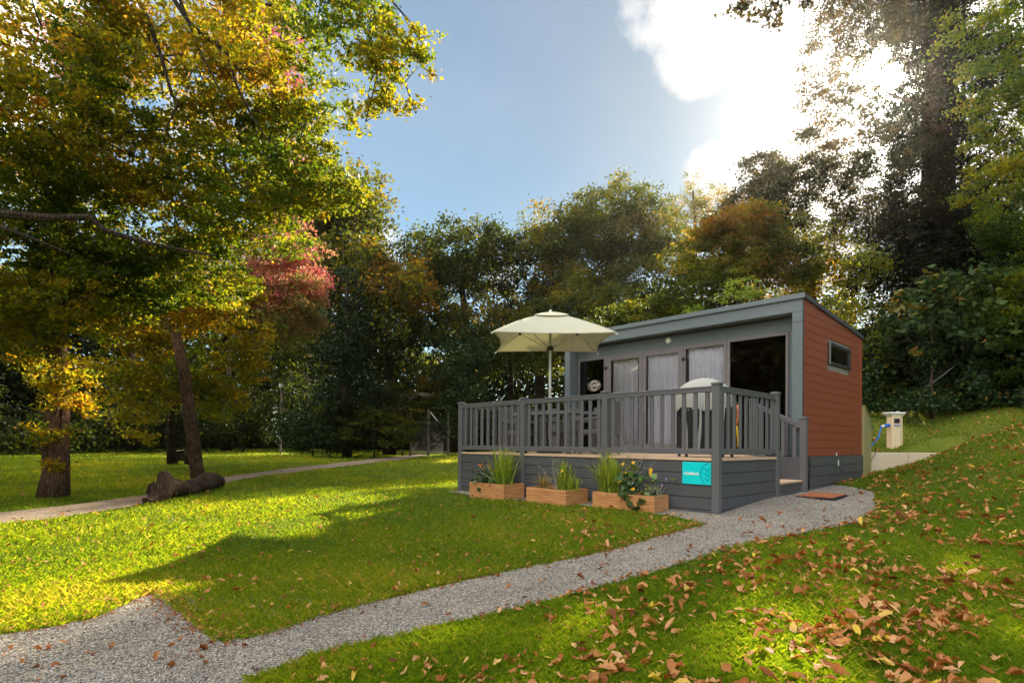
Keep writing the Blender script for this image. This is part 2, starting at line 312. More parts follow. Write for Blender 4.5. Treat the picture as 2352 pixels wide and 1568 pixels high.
def barkmat(name, c):
    m = mat(name, c, .9, .15, var=.5, vscale=6); t = m.node_tree; p = t.nodes['Principled BSDF']
    co = N(t, 'ShaderNodeTexCoord'); mp = N(t, 'ShaderNodeMapping'); mp.inputs['Scale'].default_value = (1, 1, .16); L(t, co.outputs['Object'], mp.inputs[0])
    v = N(t, 'ShaderNodeTexVoronoi', i_Scale=22.0, feature='DISTANCE_TO_EDGE'); n = N(t, 'ShaderNodeTexNoise', i_Scale=30.0, i_Detail=6.0); L(t, mp.outputs[0], v.inputs['Vector']); L(t, mp.outputs[0], n.inputs['Vector'])
    h = MA(t, 'ADD', MA(t, 'MINIMUM', v.outputs['Distance'], .25), MA(t, 'MULTIPLY', n.outputs['Fac'], .25))
    b = N(t, 'ShaderNodeBump', i_Strength=1.0, i_Distance=.05); L(t, h, b.inputs['Height']); L(t, b.outputs[0], p.inputs['Normal'])
    src = p.inputs['Base Color'].links[0].from_socket; s = t.nodes.new('ShaderNodeVectorMath'); s.operation = 'SCALE'; L(t, src, s.inputs[0])
    mr = N(t, 'ShaderNodeMapRange'); L(t, h, mr.inputs[0]); mr.inputs[1].default_value = .08; mr.inputs[2].default_value = .34; mr.inputs[3].default_value = .45; mr.inputs[4].default_value = 1.5; L(t, mr.outputs[0], s.inputs['Scale']); L(t, s.outputs[0], p.inputs['Base Color'])
    return m
M_BARK = barkmat('bark', (.045, .032, .023, 1)); M_BARKR = barkmat('bark_reddish', (.085, .046, .028, 1))
M_DEADW = barkmat('rotting_wood', (.055, .034, .022, 1))
M_TWIG = mat('pale_twig', (.34, .29, .22, 1), .8, .2, var=.2)

# ------------------------------------------------------------------ lawn and paths
def warp(n, near, far, p=2.6):
    t = np.linspace(-1, 1, n); return np.sign(t)*(np.abs(t)*near+np.abs(t)**p*(far-near))
gx = -2+warp(321, 26, 420, 6); gy = 0+warp(321, 26, 420, 6)
GX, GY = np.meshgrid(gx, gy, indexing='ij'); GZ = gz(GX, GY)
V = np.stack([GX.ravel(), GY.ravel(), GZ.ravel()], 1); nn_ = 321
I = np.arange(nn_*nn_).reshape(nn_, nn_); F = np.stack([I[:-1, :-1].ravel(), I[1:, :-1].ravel(), I[1:, 1:].ravel(), I[:-1, 1:].ravel()], 1)
tag(npmesh('ground', V, F, None, M_LAWN, smooth=True), kind='structure')

def inpoly(x, y, poly):
    ins = np.zeros(len(x), bool); n = len(poly)
    for i in range(n):
        x1, y1 = poly[i]; x2, y2 = poly[(i+1) % n]
        c_ = ((y1 > y) != (y2 > y)) & (x < (x2-x1)*(y-y1)/(y2-y1+1e-12)+x1); ins ^= c_
    return ins
H2 = lambda L_: [tuple(hit(*p)[:2]) for p in L_]
main_lower = H2([(581, 1568), (742, 1505), (930, 1462), (1164, 1406), (1330, 1362), (1492, 1320), (1669, 1265), (1790, 1237), (1900, 1216), (1972, 1203), (2012, 1172)])
main_upper = H2([(1618, 1207), (1426, 1260), (1300, 1288), (1164, 1315), (1000, 1352), (841, 1391), (720, 1425), (618, 1461), (505, 1480), (440, 1432), (346, 1364), (222, 1422), (110, 1445), (0, 1461)])
PATH = main_lower+[(1.05, 3.9), (.15, 4.9), (.02, 4.9), (.02, .08), (-.02, -.02), (-2.6, -.05), (-6.3, -.05), (-6.3, -.42), (-2.6, -.45), (-1.1, -.5), (-.45, -.55)]+main_upper+[(-1.3, -9.5), (1.5, -12), (3.2, -9.6), (2.0, -8.2)]
def drape(name, poly, m, h=.012, step=.16, far=False):
    P = np.array(poly); x0, y0 = P.min(0)-step; x1, y1 = P.max(0)+step
    import bmesh
    me = bpy.data.meshes.new(name); bm = bmesh.new()
    # dense outline so the edge reads as worn, not ruled
    pts = []
    for i in range(len(poly)):
        a = np.array(poly[i]); b = np.array(poly[(i+1) % len(poly)]); k = max(1, int(np.linalg.norm(b-a)/(.12 if not far else .5)))
        for j in range(k):
            q = a+(b-a)*j/k; s = .035 if not far else .1
            q = q+np.array([mnoise.noise(Vector((q[0]*3, q[1]*3, 1))), mnoise.noise(Vector((q[0]*3, q[1]*3, 9)))])*s
            pts.append(q)
    vs = [bm.verts.new((q[0], q[1], 0)) for q in pts]; f = bm.faces.new(vs)
    bmesh.ops.triangulate(bm, faces=[f])
    for ax, a0, a1 in ((0, x0, x1), (1, y0, y1)):
        st = step
        for c_ in np.arange(a0, a1, st):
            co = (c_, 0, 0) if ax == 0 else (0, c_, 0); no = (1, 0, 0) if ax == 0 else (0, 1, 0)
            bmesh.ops.bisect_plane(bm, geom=bm.verts[:]+bm.edges[:]+bm.faces[:], plane_co=co, plane_no=no)
    bm.verts.ensure_lookup_table()
    X = np.array([v.co[:2] for v in bm.verts]); Z = gz(X[:, 0], X[:, 1])+h
    for v, z in zip(bm.verts, Z): v.co.z = z
    bmesh.ops.recalc_face_normals(bm, faces=bm.faces[:])
    bm.to_mesh(me); bm.free()
    o = link(name, me, m, smooth=True); tag(o, kind='structure')
    if me.polygons and sum(p.normal.z for p in list(me.polygons)[:50]) < 0: me.flip_normals()
    return o
drape('gravel_path', PATH, M_GRAVEL, .015, .2)
FARP = H2([(-140, 1222), (0, 1206), (150, 1190), (300, 1165), (480, 1121), (560, 1101), (700, 1083), (850, 1064), (985, 1047), (960, 1043), (850, 1055), (700, 1072), (560, 1090), (480, 1103), (320, 1140), (150, 1163), (0, 1178), (-140, 1190)])
M_FARP = groundmat('worn_path', (.16, .12, .085, 1), (.34, .28, .22, 1), (.22, .14, .09, 1), 14, .5)
drape('footpath', FARP, M_FARP, .02, .5, True)

# ------------------------------------------------------------------ grass
M_GRASS = leafmat('grass', [(0, (.030, .085, .008, 1)), (.45, (.078, .158, .012, 1)), (.8, (.15, .22, .02, 1)), (1, (.25, .23, .09, 1))], trans=.62, tboost=3.0, tint=(1.45, 1, .28), rough=.35, spec=.3)
def camspace(x, y):
    return (x-CAM[0])*_fw[0]+(y-CAM[1])*_fw[1], (x-CAM[0])*_rt[0]+(y-CAM[1])*_rt[1]
def scatter(n, dmin, dmax, power=1.0, side=1.0):
    """points thinning out with distance, over the wedge the picture and its neighbours can see"""
    u = rng.uniform(0, 1, n); d = dmin*(dmax/dmin)**u
    X = rng.uniform(-side, side, n)*d
    x = CAM[0]+_fw[0]*d+_rt[0]*X; y = CAM[1]+_fw[1]*d+_rt[1]*X
    return x, y, d
DECKB = [(-6.3, -.03), (.03, -.03), (.03, 7.3), (.1, 8), (-6.3, 8)]
def onlawn(x, y, edge=.0):
    k = ~inpoly(x, y, PATH) & ~inpoly(x, y, DECKB) & ~inpoly(x, y, FARP)
    s = (x-WA[0])*_wd[0]+(y-WA[1])*_wd[1]; t = (x-WA[0])*_wn[0]+(y-WA[1])*_wn[1]
    return k & ~((s > -.8) & (s < 1.5) & (t > -.03) & (t < .2))
x, y, d = scatter(1150000, 1.9, 45, side=1.45)
k = onlawn(x, y); x, y, d = x[k], y[k], d[k]
z = gz(x, y); n = len(x)
patch = np.array([mnoise.noise(Vector((a*.9, b*.9, 3.1))) for a, b in zip(x[::1], y[::1])])
patch2 = np.array([mnoise.noise(Vector((a*.28, b*.28, 8.1))) for a, b in zip(x, y)])
hgt = rng.uniform(.032, .072, n)*(1+.4*patch+.3*patch2)*(1+np.minimum(d, 30)*.012); wid = .0013+.00052*d
ang = rng.uniform(0, 2*np.pi, n); lean = rng.normal(0, .5, (n, 2))
dx, dy = np.cos(ang), np.sin(ang)
V = np.empty((n, 4, 3))
base = np.stack([x, y, z-.004], 1)
V[:, 0] = base+np.stack([dx, dy, dx*0], 1)*wid[:, None]*.5
V[:, 1] = base-np.stack([dx, dy, dx*0], 1)*wid[:, None]*.5
mid = base+np.stack([lean[:, 0]*hgt*.35, lean[:, 1]*hgt*.35, hgt*.6], 1)
V[:, 2] = base+np.stack([lean[:, 0]*hgt*1.0, lean[:, 1]*hgt*1.0, hgt*rng.uniform(.75, 1.05, n)], 1)
V[:, 3] = mid+np.stack([dx, dy, dx*0], 1)*wid[:, None]*.45
Fq = np.arange(n*4).reshape(n, 4)
F = np.concatenate([Fq[:, [0, 3, 2, 1]]])
v = np.clip(.46+.25*patch+.28*patch2+rng.normal(0, .15, n), 0, 1); v[rng.uniform(size=n) < .03+.08*np.clip(patch2, 0, 1)] = 1
tag(npmesh('grass', V.reshape(-1, 3), F, v, M_GRASS), 'short green lawn grass with paler dry blades', 'grass', kind='stuff')

# ------------------------------------------------------------------ fallen leaves
M_FALL = leafmat('fallen_leaf', [(0, (.14, .045, .012, 1)), (.3, (.30, .10, .022, 1)), (.6, (.48, .22, .08, 1)), (.85, (.62, .37, .18, 1)), (1, (.60, .44, .05, 1))], trans=.3, tboost=1.2, rough=.6)
def leafshape(kind, s):
    """an outline with lobes or a plain oval, curled; returns verts and faces"""
    r_ = random.Random(s); m = 9
    L_, R_ = [], []
    for i in range(m+1):
        t = i/m
        w = math.sin(math.pi*min(1, t*.95+.03))**.8*(.30 if kind == 'oval' else .34)
        if kind == 'lobed': w *= 1+.38*math.sin(t*math.pi*7+.6)
        L_.append(w*(1+r_.uniform(-.1, .1))); R_.append(w*(1+r_.uniform(-.1, .1)))
    cu, cv, tw = r_.uniform(-.9, 1.2), r_.uniform(.2, 1.3), r_.uniform(-.6, .6)
    V_, F_ = [], []
    for i in range(m+1):
        t = i/m-.5
        for sgn, w in ((-1, L_[i]), (-.5, L_[i]), (0, 0), (.5, R_[i]), (1, R_[i])):
            yy = sgn*w; zz = cu*t*t*.7+cv*yy*yy*2.6+tw*t*yy+.05*math.sin(t*17+s)*abs(sgn)+r_.uniform(-.022, .022)
            V_.append((t, yy, zz))
    for i in range(m):
        for j in range(4): a = i*5+j; F_.append((a, a+1, a+6, a+5))
    V_ += [(-.5, -.008, 0), (-.5, .008, 0), (-.72, .02, .03)]; k_ = len(V_)
    F_.append((k_-3, k_-2, k_-1, k_-1))
    zmin = min(p[2] for p in V_)
    return [(a, b, c_-zmin) for a, b, c_ in V_], [f[:3] if f[-1] == f[-2] else f for f in F_]
leafdata = []
for i in range(18):
    kind = 'oval' if i % 3 else 'lobed'; V_, F_ = leafshape(kind, i); me = bpy.data.meshes.new('fallen_leaf'); me.from_pydata(V_, [], F_)
    vv = [.62, .5, .72, .35, .8, .55, .66, .25, .45, .75, .58, .97, .68, .4, .52, .7, .15, .6][i]
    a = me.attributes.new('v', 'FLOAT', 'FACE'); a.data.foreach_set('value', [vv+random.uniform(-.02, .02) for _ in me.polygons])
    me.materials.append(M_FALL); me.polygons.foreach_set('use_smooth', [True]*len(me.polygons)); leafdata.append((me, kind, vv))
def leafdens(x, y, d, X):
    """how thickly leaves lie: thick to the right of the path, thin on the far lawn"""
    rt_ = X/np.maximum(d, .1)
    q = .45+.55*np.clip((rt_+.25)*1.4, 0, 1)
    pn = inpoly(x, y, PATH); q = np.where(pn, .12, q)
    q = np.where((rt_ > .1) & (d > 7), q*1.25, q); left = (~pn) & (rt_ < -.05) & (d > 3.0); q = np.where(left, q*.8, q)
    return q
x, y, d = scatter(13500, 1.95, 34, side=1.4)
# more on the thick right-hand side
x2, y2, d2 = scatter(7500, 3.6, 22, side=1.4); kk = camspace(x2, y2)[1]/d2 > .36; x2, y2, d2 = x2[kk], y2[kk], d2[kk]
x = np.concatenate([x, x2]); y = np.concatenate([y, y2]); d = np.concatenate([d, d2])
X = camspace(x, y)[1]
cl = np.array([mnoise.noise(Vector((a*1.6, b*1.6, 7.7))) for a, b in zip(x, y)])
keep = (rng.uniform(size=len(x)) < leafdens(x, y, d, X)*(1+1.6*cl)) & ~inpoly(x, y, DECKB)
x, y, d = x[keep], y[keep], d[keep]
# drifts of leaves along the path's edges
ex, ey = [], []
for seg in (main_lower, main_upper):
    for a, b in zip(seg[:-1], seg[1:]):
        a, b = np.array(a), np.array(b); ln = np.linalg.norm(b-a)
        for _ in range(int(ln*(110 if seg is main_upper else 30))):
            q = a+(b-a)*random.random()+rng.normal(0, .06, 2); ex.append(q[0]); ey.append(q[1])
ex, ey = np.array(ex), np.array(ey); ed = camspace(ex, ey)[0]; kk = ed > 2
nd = len(x)
for _ in range(420):                                        # a drift caught in the fork of the path
    q = np.array(main_upper[8])+(np.array(main_upper[10])-np.array(main_upper[8]))*random.random()+rng.normal(0, .13, 2); ex = np.append(ex, q[0]); ey = np.append(ey, q[1])
ed = camspace(ex, ey)[0]; kk = ed > 2
x = np.concatenate([x, ex[kk]]); y = np.concatenate([y, ey[kk]]); d = np.concatenate([d, ed[kk]])
small = np.arange(len(x)) >= nd
z = gz(x, y)
size = .034+.062*rng.beta(1.6, 2.2, len(x)); size[small] *= .42
size *= np.where(camspace(x, y)[1]/d > .1, 1.1, .75)
order = np.argsort(-(size/d)); inview = (np.abs(camspace(x, y)[1]/d) < .9)
pn = inpoly(x, y, PATH)
big = []
for i in order:
    if inview[i] and d[i] > 2.1:
        big.append(i)
        if len(big) == 300: break
bigset = set(big)
LBL = {'lobed': 'crinkled lobed oak leaf, tan brown, fallen in the foreground', 'oval': 'curled oval chestnut leaf, pale brown, fallen in the foreground'}
for i in big:
    me, kind, vv = leafdata[int(rng.integers(0, 18))]
    o = bpy.data.objects.new('fallen_leaf', me); COL.objects.link(o)
    h = .018 if pn[i] else rng.uniform(.04, .065)
    o.location = (x[i], y[i], z[i]+h-.005); s = float(size[i])*1.25; o.scale = (s, s*rng.uniform(.8, 1.15), s*rng.uniform(.5, 1.1))
    o.rotation_euler = (rng.normal(0, .28), rng.normal(0, .28), rng.uniform(0, 6.28))
    lab = LBL[kind] if vv < .9 else 'single yellow leaf among the brown fallen leaves in the foreground'
    if vv < .3: lab = 'dark rust brown leaf, fallen in the foreground'
    tag(o, lab, 'leaf', 'fallen leaves scattered in the foreground')
rest = np.array([i for i in range(len(x)) if i not in bigset])
# the rest as ground litter, each still a bent leaf
n = len(rest); px_, py_, pz_, ps_ = x[rest], y[rest], z[rest], size[rest]*1.2
an = rng.uniform(0, 6.28, n); ca, sa = np.cos(an), np.sin(an)
ol = np.array([(-.62, 0), (-.42, .07), (-.25, .24), (-.08, .17), (.08, .31), (.24, .17), (.36, .17), (.5, .02), (.36, -.17), (.22, -.16), (.06, -.32), (-.08, -.17), (-.25, -.22), (-.42, -.08)])
K = len(ol); th_ = np.arctan2(ol[:, 1], ol[:, 0]); ov = np.stack([np.cos(th_)*.52, np.sin(th_)*.27], 1); mx_ = np.where(rng.uniform(size=(n, 1, 1)) < .35, 1., rng.uniform(0, .35, (n, 1, 1)))
xy = (ol[None]*mx_+ov[None]*(1-mx_))*rng.uniform(.85, 1.12, (n, K, 1)); xy[:, :, 1] *= rng.uniform(.55, 1.15, (n, 1))
cu, cv, tw = rng.uniform(-.9, 1.3, (n, 1)), rng.uniform(.3, 4.2, (n, 1)), rng.uniform(-1.2, 1.2, (n, 1)); tl = rng.normal(0, .3, (n, 2))
lz = cu*xy[:, :, 0]**2*.8+cv*xy[:, :, 1]**2*1.6+tw*xy[:, :, 0]*xy[:, :, 1]+xy[:, :, 0]*tl[:, :1]+xy[:, :, 1]*tl[:, 1:]+rng.normal(0, .035, (n, K))
mid_ = (xy[:, :, :]).mean(1, keepdims=True); xy = np.concatenate([xy, mid_], 1); lz = np.concatenate([lz, np.zeros((n, 1))], 1); K1 = K+1
lz -= lz.min(1, keepdims=True)
V = np.empty((n, K1, 3))
V[:, :, 0] = px_[:, None]+ps_[:, None]*(xy[:, :, 0]*ca[:, None]-xy[:, :, 1]*sa[:, None])
V[:, :, 1] = py_[:, None]+ps_[:, None]*(xy[:, :, 0]*sa[:, None]+xy[:, :, 1]*ca[:, None])
V[:, :, 2] = pz_[:, None]+ps_[:, None]*lz+np.where(pn[rest], .017, .042)[:, None]
B = np.arange(n)[:, None]*K1
F = np.concatenate([B+np.array([[i, (i+1) % K, K]]) for i in range(K)])
v1 = np.clip(rng.normal(.46, .27, n), 0, 1); v1[pn[rest] | (np.arange(n) > n*.97)] *= .6; v = np.concatenate([v1]*K)
tag(npmesh('leaf_litter', V.reshape(-1, 3), F, v, M_FALL), 'scattered brown fallen leaves lying over lawn and path', 'leaf litter', kind='stuff')
# loose stones on the path close by
xs, ys, ds = scatter(60000, 2.0, 12, side=1.0); kk = inpoly(xs, ys, PATH); xs, ys, ds = xs[kk], ys[kk], ds[kk]; n = len(xs)
zs = gz(xs, ys)+.015; r0 = rng.uniform(.004, .009, n)*(1+ds*.04)
loc = np.array([(1, 0, 0), (0, 1, 0), (-1, 0, 0), (0, -1, 0), (0, 0, .8), (0, 0, -.5)])[None]*rng.uniform(.6, 1.25, (n, 6, 1))+rng.normal(0, .15, (n, 6, 3))
V = np.stack([xs, ys, zs+r0*.3], 1)[:, None]+loc*r0[:, None, None]
B = np.arange(n)[:, None]*6
F = np.concatenate([B+np.array([t_]) for t_ in ([0, 1, 4], [1, 2, 4], [2, 3, 4], [3, 0, 4], [1, 0, 5], [2, 1, 5], [3, 2, 5], [0, 3, 5])])
M_STONE = leafmat('stone', [(0, (.09, .09, .085, 1)), (.5, (.30, .29, .27, 1)), (.85, (.50, .48, .45, 1)), (1, (.25, .14, .09, 1))], trans=0, rough=.7)
v = np.concatenate([rng.uniform(0, 1, n)**1.1]*8)
tag(npmesh('gravel', V.reshape(-1, 3), F, v, M_STONE), 'loose grey gravel chips on the path', 'gravel', kind='stuff')

# ------------------------------------------------------------------ deck with its railing
DZ = .86                                                   # deck floor level
deck = thing('raised_deck', 'grey railed deck with horizontal board skirting and tan floor edge in front of the cabin', 'deck', (-3.1, 1.7, 0))
US = [-6.208, -4.153, -2.073, 0.0]                          # post arrises along the front
PW = .115
def gbot(x, y): return g1(x, y)-.06
def post(x0, y0, ztop, zbot=None, par=deck, name='post'):
    m = MB(); zb = gbot(x0+.06, y0+.06) if zbot is None else zbot
    m.box(x0, x0+PW, y0, y0+PW, zb, ztop-.045, bev=.006); m.box(x0-.012, x0+PW+.012, y0-.012, y0+PW+.012, ztop-.045, ztop-.008, bev=.006)
    m.box(x0+.02, x0+PW-.02, y0+.02, y0+PW-.02, ztop-.008, ztop)
    return m.build(name, M_DECKP, par)
for u in US: post(u-PW, 0, DZ+1.15)
W2 = 2.167
post(-PW, W2, DZ+1.15)
post(-6.208-PW, 1.66, DZ+1.15); post(-6.208-PW, 3.2, DZ+1.15)
def rail_panel(a, b, nb=10, z0=DZ+.055, z1=DZ+1.095, dz=0):
    """handrail, its bottom rail, end brackets and balusters between two posts; dz = drop along the run"""
    a, b = Vector(a+(0,)), Vector(b+(0,)); d = (b-a); l = d.length; u = d/l; sd = Vector((-u.y, u.x, 0))
    off = lambda t, z: a+u*t+Vector((0, 0, z+dz*t/l))
    h = MB(); h.beam(off(0, z1-.048), off(l, z1-.048), .07, .082, bev=.004); h.beam(off(.012, z1-.012), off(l-.012, z1-.012), .086, .022, bev=.005)
    rail = h.build('handrail', M_DECKP, deck)
    m = MB(); m.beam(off(0, z0+.045), off(l, z0+.045), .07, .09, bev=.004); m.build('bottom_rail', M_DECKP, rail)
    for t in (0.001, l-.041):
        for z in (z0+.045, z1-.048): MB().beam(off(t, z), off(t+.04, z), .08, .1).build('bracket', M_DECKP, rail)
    for i in range(nb):
        t = l*(i+.5)/nb; m = MB(); p0, p1 = off(t, z0+.085), off(t, z1-.085)
        c = [p+u*s*.034+sd*q*.018 for p in (p0, p1) for s, q in ((-1, -1), (1, -1), (1, 1), (-1, 1))]
        for k_, s in enumerate((-1, 1, 1, -1)): c[k_].z += dz*s*.034/l; c[k_+4].z += dz*s*.034/l
        if dz: m.add(c, [(3, 2, 1, 0), (4, 5, 6, 7), (0, 1, 5, 4), (1, 2, 6, 5), (2, 3, 7, 6), (3, 0, 4, 7)])
        else: m.beam(p0, p1, .068, .036, up=(sd.x, sd.y, 0), bev=.007)
        m.build('baluster', M_DECKP, rail)
for i in range(3): rail_panel((US[i], .0575), (US[i+1]-PW, .0575))
rail_panel((-.0575, PW), (-.0575, W2), 10)
rail_panel((-6.208-PW/2, PW), (-6.208-PW/2, 1.66), 7); rail_panel((-6.208-PW/2, 1.66+PW), (-6.208-PW/2, 3.2), 7)
# skirting boards (lap profile): front, right return
def skirt(p0, p1, nrmv, ztop, zb0, zb1, par, m, bh=.187, th=.022, name='skirting'):
    p0, p1 = Vector(p0+(0,)), Vector(p1+(0,)); nv = Vector(nrmv+(0,)); b = MB(); z = ztop; l = (p1-p0).length; u = (p1-p0)/l; sd = nv
    while z > min(zb0, zb1):
        zt, zb = z-.005, max(z-bh+.005, min(zb0, zb1)-.02)
        if zt > zb: b.add([p0+Vector((0, 0, zb))+nv*th, p1+Vector((0, 0, zb))+nv*th, p1+Vector((0, 0, zt))+nv*(th-.004), p0+Vector((0, 0, zt))+nv*(th-.004),
               p0+Vector((0, 0, zb)), p1+Vector((0, 0, zb)), p1+Vector((0, 0, zt)), p0+Vector((0, 0, zt))],
              [(0, 1, 2, 3), (7, 6, 5, 4), (3, 2, 6, 7), (1, 0, 4, 5), (1, 5, 6, 2), (0, 3, 7, 4)])
        z -= bh
    sk_ = b.build(name, m, par); b = MB()
    b.add([p0-nv*.004+Vector((0, 0, ztop)), p1-nv*.004+Vector((0, 0, ztop)), p1-nv*.004+Vector((0, 0, min(zb0, zb1)-.03)), p0-nv*.004+Vector((0, 0, min(zb0, zb1)-.03))], [(0, 1, 2, 3)])
    b.build('backing', M_BLACK, sk_); return sk_
ZL = DZ-.042
for i in range(3): skirt((US[i], .05), (US[i+1]-PW, .05), (0, -1), ZL, gbot(US[i], 0), gbot(US[i+1], 0), deck, M_SKIRT)
skirt((-.05, PW), (-.05, W2), (1, 0), ZL, gbot(0, 0), gbot(0, W2), deck, M_SKIRT)
skirt((-6.25, 3.2), (-6.25, PW), (-1, 0), ZL, -.1, -.1, deck, M_SKIRT)
# floor: boards running along the front, tan nosing at the edges
m = MB(); yb = .165
while yb < 3.66:
    m.box(-6.2, -.06 if yb < W2 else -.95, yb, min(yb+.135, 3.69), DZ-.028, DZ); yb += .14
m.build('deck_board', M_TAN, deck)
m = MB()
for i in range(3): m.box(US[i]+.002, US[i+1]-PW-.002, .014, .16, DZ-.04, DZ, bev=.004)
m.box(-.16, -.012, PW+.002+.045, W2-.002, DZ-.04, DZ+.0, bev=.004)
m.build('edge_board', M_TAN, deck)
m = MB(); m.box(-6.2, -.96, .2, 3.66, .1, DZ-.035); m.box(-.96, -.2, .2, 2.2, .12, DZ-.035); m.build('subframe', M_CABIND, deck)
# steps, cut into the right-hand end
sy0, sy1 = W2+PW+.002, 3.245
for xe, zt in ((.03, .415), (-.43, .64)):
    s_ = MB().box(xe-.5, xe, sy0, sy1, zt-.038, zt, bev=.004).build('step_tread', M_TAN, deck)
    MB().box(xe-.05, xe-.022, sy0, sy1, zt-.30 if xe < 0 else .1, zt-.04).build('step_riser', M_SKIRT, s_)
MB().box(-.96, -.935, sy0, sy1, .3, DZ-.04).build('step_riser', M_SKIRT, deck)
MB().box(-.97, -.89, sy0, sy1+.1, DZ-.038, DZ).build('edge_board', M_TAN, deck)
MB().box(-.95, .0, 3.262, 3.30, .12, 1.05-.2).build('stringer', M_SKIRT, deck)
post(-.02, 3.25, 1.61+.0, g1(.1, 3.3)-.05)
post(-.99, 3.25, DZ+1.15, DZ-.1)
rail_panel((-.99+PW, 3.305), (-.02, 3.305), 4, z0=DZ+.0, z1=DZ+1.06, dz=-.44)

# ------------------------------------------------------------------ the cabin
cab = thing('holiday_cabin', 'slate grey cabin with sloping roof, glazed front and red clad side wall', 'cabin', (-3, 5, 0))
YP, YF, XL, XR, YB = 3.367, 3.70, -6.03, 0.0, 7.03
ZC, ZR, ZF = 3.88, 3.965, 3.63                              # roof edge, roof top, underside of portal
ZBK = 3.58                                                  # back of the roof
m = MB()                                                    # portal frame round the glazed front
m.box(XL, XL+.18, YP, YF, DZ-.02, ZF, bev=.005); m.box(XR-.205, XR-.012, YP, YF-.004, DZ-.02, ZF, bev=.005)
m.box(XL, XR-.012, YP, YF-.004, ZF+.002, ZC, bev=.005)
m.build('portal_frame', M_CABIN, cab)
m = MB(); m.box(XR-.205, XR-.009, YP-.004, YP-.0005, 3.44, 3.447); m.box(XL+.18, XR-.205, YP-.004, YP-.0005, ZC-.006, ZC); m.build('joint', M_CABIND, cab)
m = MB(); m.box(XR-.24, XR-.206, YF-.06, YF+.004, DZ, ZF-.03); m.box(XL+.18, XR-.206, YF-.08, YF+.004, ZF-.034, ZF+.001); m.build('shadow_strip', M_CABIND, cab)  # dark strips standing in for the shade inside the portal recess
# front wall panels around the openings
zt = 3.335
open_ = [(-5.80, -4.90), (-4.90, -1.70), (-1.70, -.38)]
m = MB(); m.box(XL+.18, XR-.24, YF+.004, YF+.08, zt, ZF-.034); m.box(XR-.38+.0, XR-.242, YF+.004, YF+.08, DZ, zt); m.box(XL+.18, -5.83, YF+.004, YF+.08, DZ, zt); m.build('front_panel', M_CABIN, cab)
def window(name, x0, x1, z0, z1, fw_=.06, glass=M_GLASS, y=YF+.0, par=cab, fl=None, fr=None):
    fl = fl or fw_; fr = fr or fw_
    m = MB(); m.box(x0, x0+fl, y-.02, y+.06, z0, z1, bev=.006); m.box(x1-fr, x1, y-.02, y+.06, z0, z1, bev=.006)
    m.box(x0+fl, x1-fr, y-.018, y+.058, z1-fw_, z1, bev=.006); m.box(x0+fl, x1-fr, y-.018, y+.058, z0, z0+fw_*1.4, bev=.006)
    f = m.build(name, M_FRAME, par)
    MB().box(x0+fl, x1-fr, y+.018, y+.024, z0+fw_*1.4, z1-fw_).build('pane', glass, f)
    m = MB()
    for xa in (x0+fl-.008, x1-fr): m.box(xa, xa+.008, y-.012, y+.017, z0+fw_*1.4, z1-fw_)
    m.build('beading', M_FRAME, f)
    return f
wl = window('window', -5.83, -4.905, DZ+.0, zt, .065, M_GLASSD)
window('window', -1.665, -.385, DZ+.0, zt, .06, M_GLASSD, fl=.07)
d1 = window('door', -4.90, -3.80, DZ+.02, zt-.002, .14, fl=.16, fr=.10)
d2 = window('door', -3.795, -2.70, DZ+.02, zt-.002, .14, fl=.105, fr=.135)
window('window', -2.695, -1.67, DZ+.0, zt, .09, fl=.055, fr=.065)
for dr, hx, kx in ((d1, -4.90, -3.86), (d2, -2.70, -3.74)):
    for z in (3.02, 2.1, 1.2):
        m = MB(); m.box(hx-.03, hx+.05, YF-.05, YF-.021, z-.02, z+.035, bev=.004); m.tube([(hx, YF-.05, z-.05), (hx, YF-.05, z+.05)], .011, 8); m.build('hinge', M_BLACK, dr)
    m = MB(); m.box(kx-.018, kx+.018, YF-.03, YF-.0205, 1.83, 2.07, bev=.003); s_ = -1 if dr is d1 else 1
    m.tube([(kx, YF-.03, 1.98), (kx, YF-.075, 1.98), (kx-.0, YF-.08, 1.98), (kx-s_*-.12*-1, YF-.08, 1.98)], .011, 8); m.build('handle', M_METAL, dr)
# oval badge on the dark pane: ring mark, POD, 4
M_BADGE = mat('badge_brown', lin(92, 82, 76), .5, .4, var=.05); M_BW = mat('badge_white', lin(222, 220, 212), .5, .4, var=.03)
def ellipse(a, b, n=40): return [(a*math.cos(2*math.pi*i/n), b*math.sin(2*math.pi*i/n)) for i in range(n)]
bx, bz = -5.30, 2.60
yb_ = YF+.0165
bd = MB().prism(ellipse(.215, .148), (bx, yb_, bz), (1, 0, 0), (0, 0, 1), (0, -.003, 0)).build('badge', M_BADGE, wl)
def stroke(path, w, o, u, v, t, name, m, par, closed=False):
    b = MB(); P = [Vector((p[0], p[1])) for p in path]; k = len(P); Lf, Rt = [], []
    for i in range(k):
        d = (P[min(i+1, k-1)]-P[max(i-1, 0)]).normalized(); nrm_ = Vector((-d.y, d.x)); ww = w[i] if hasattr(w, '__len__') else w
        Lf.append(P[i]+nrm_*ww/2); Rt.append(P[i]-nrm_*ww/2)
    o, u, v, t = map(Vector, (o, u, v, t)); vs = []
    for i in range(k): vs += [o+u*Lf[i].x+v*Lf[i].y+t, o+u*Rt[i].x+v*Rt[i].y+t, o+u*Lf[i].x+v*Lf[i].y, o+u*Rt[i].x+v*Rt[i].y]
    fs = []
    for i in range(k-1): a = i*4; c_ = a+4; fs += [(a, c_, c_+1, a+1), (a+2, a, a+1, a+3)[:0] or (a, a+2, c_+2, c_), (a+1, c_+1, c_+3, a+3)]
    fs += [(0, 1, 3, 2), ((k-1)*4, (k-1)*4+2, (k-1)*4+3, (k-1)*4+1)]
    b.add(vs, fs); return b.build(name, m, par)
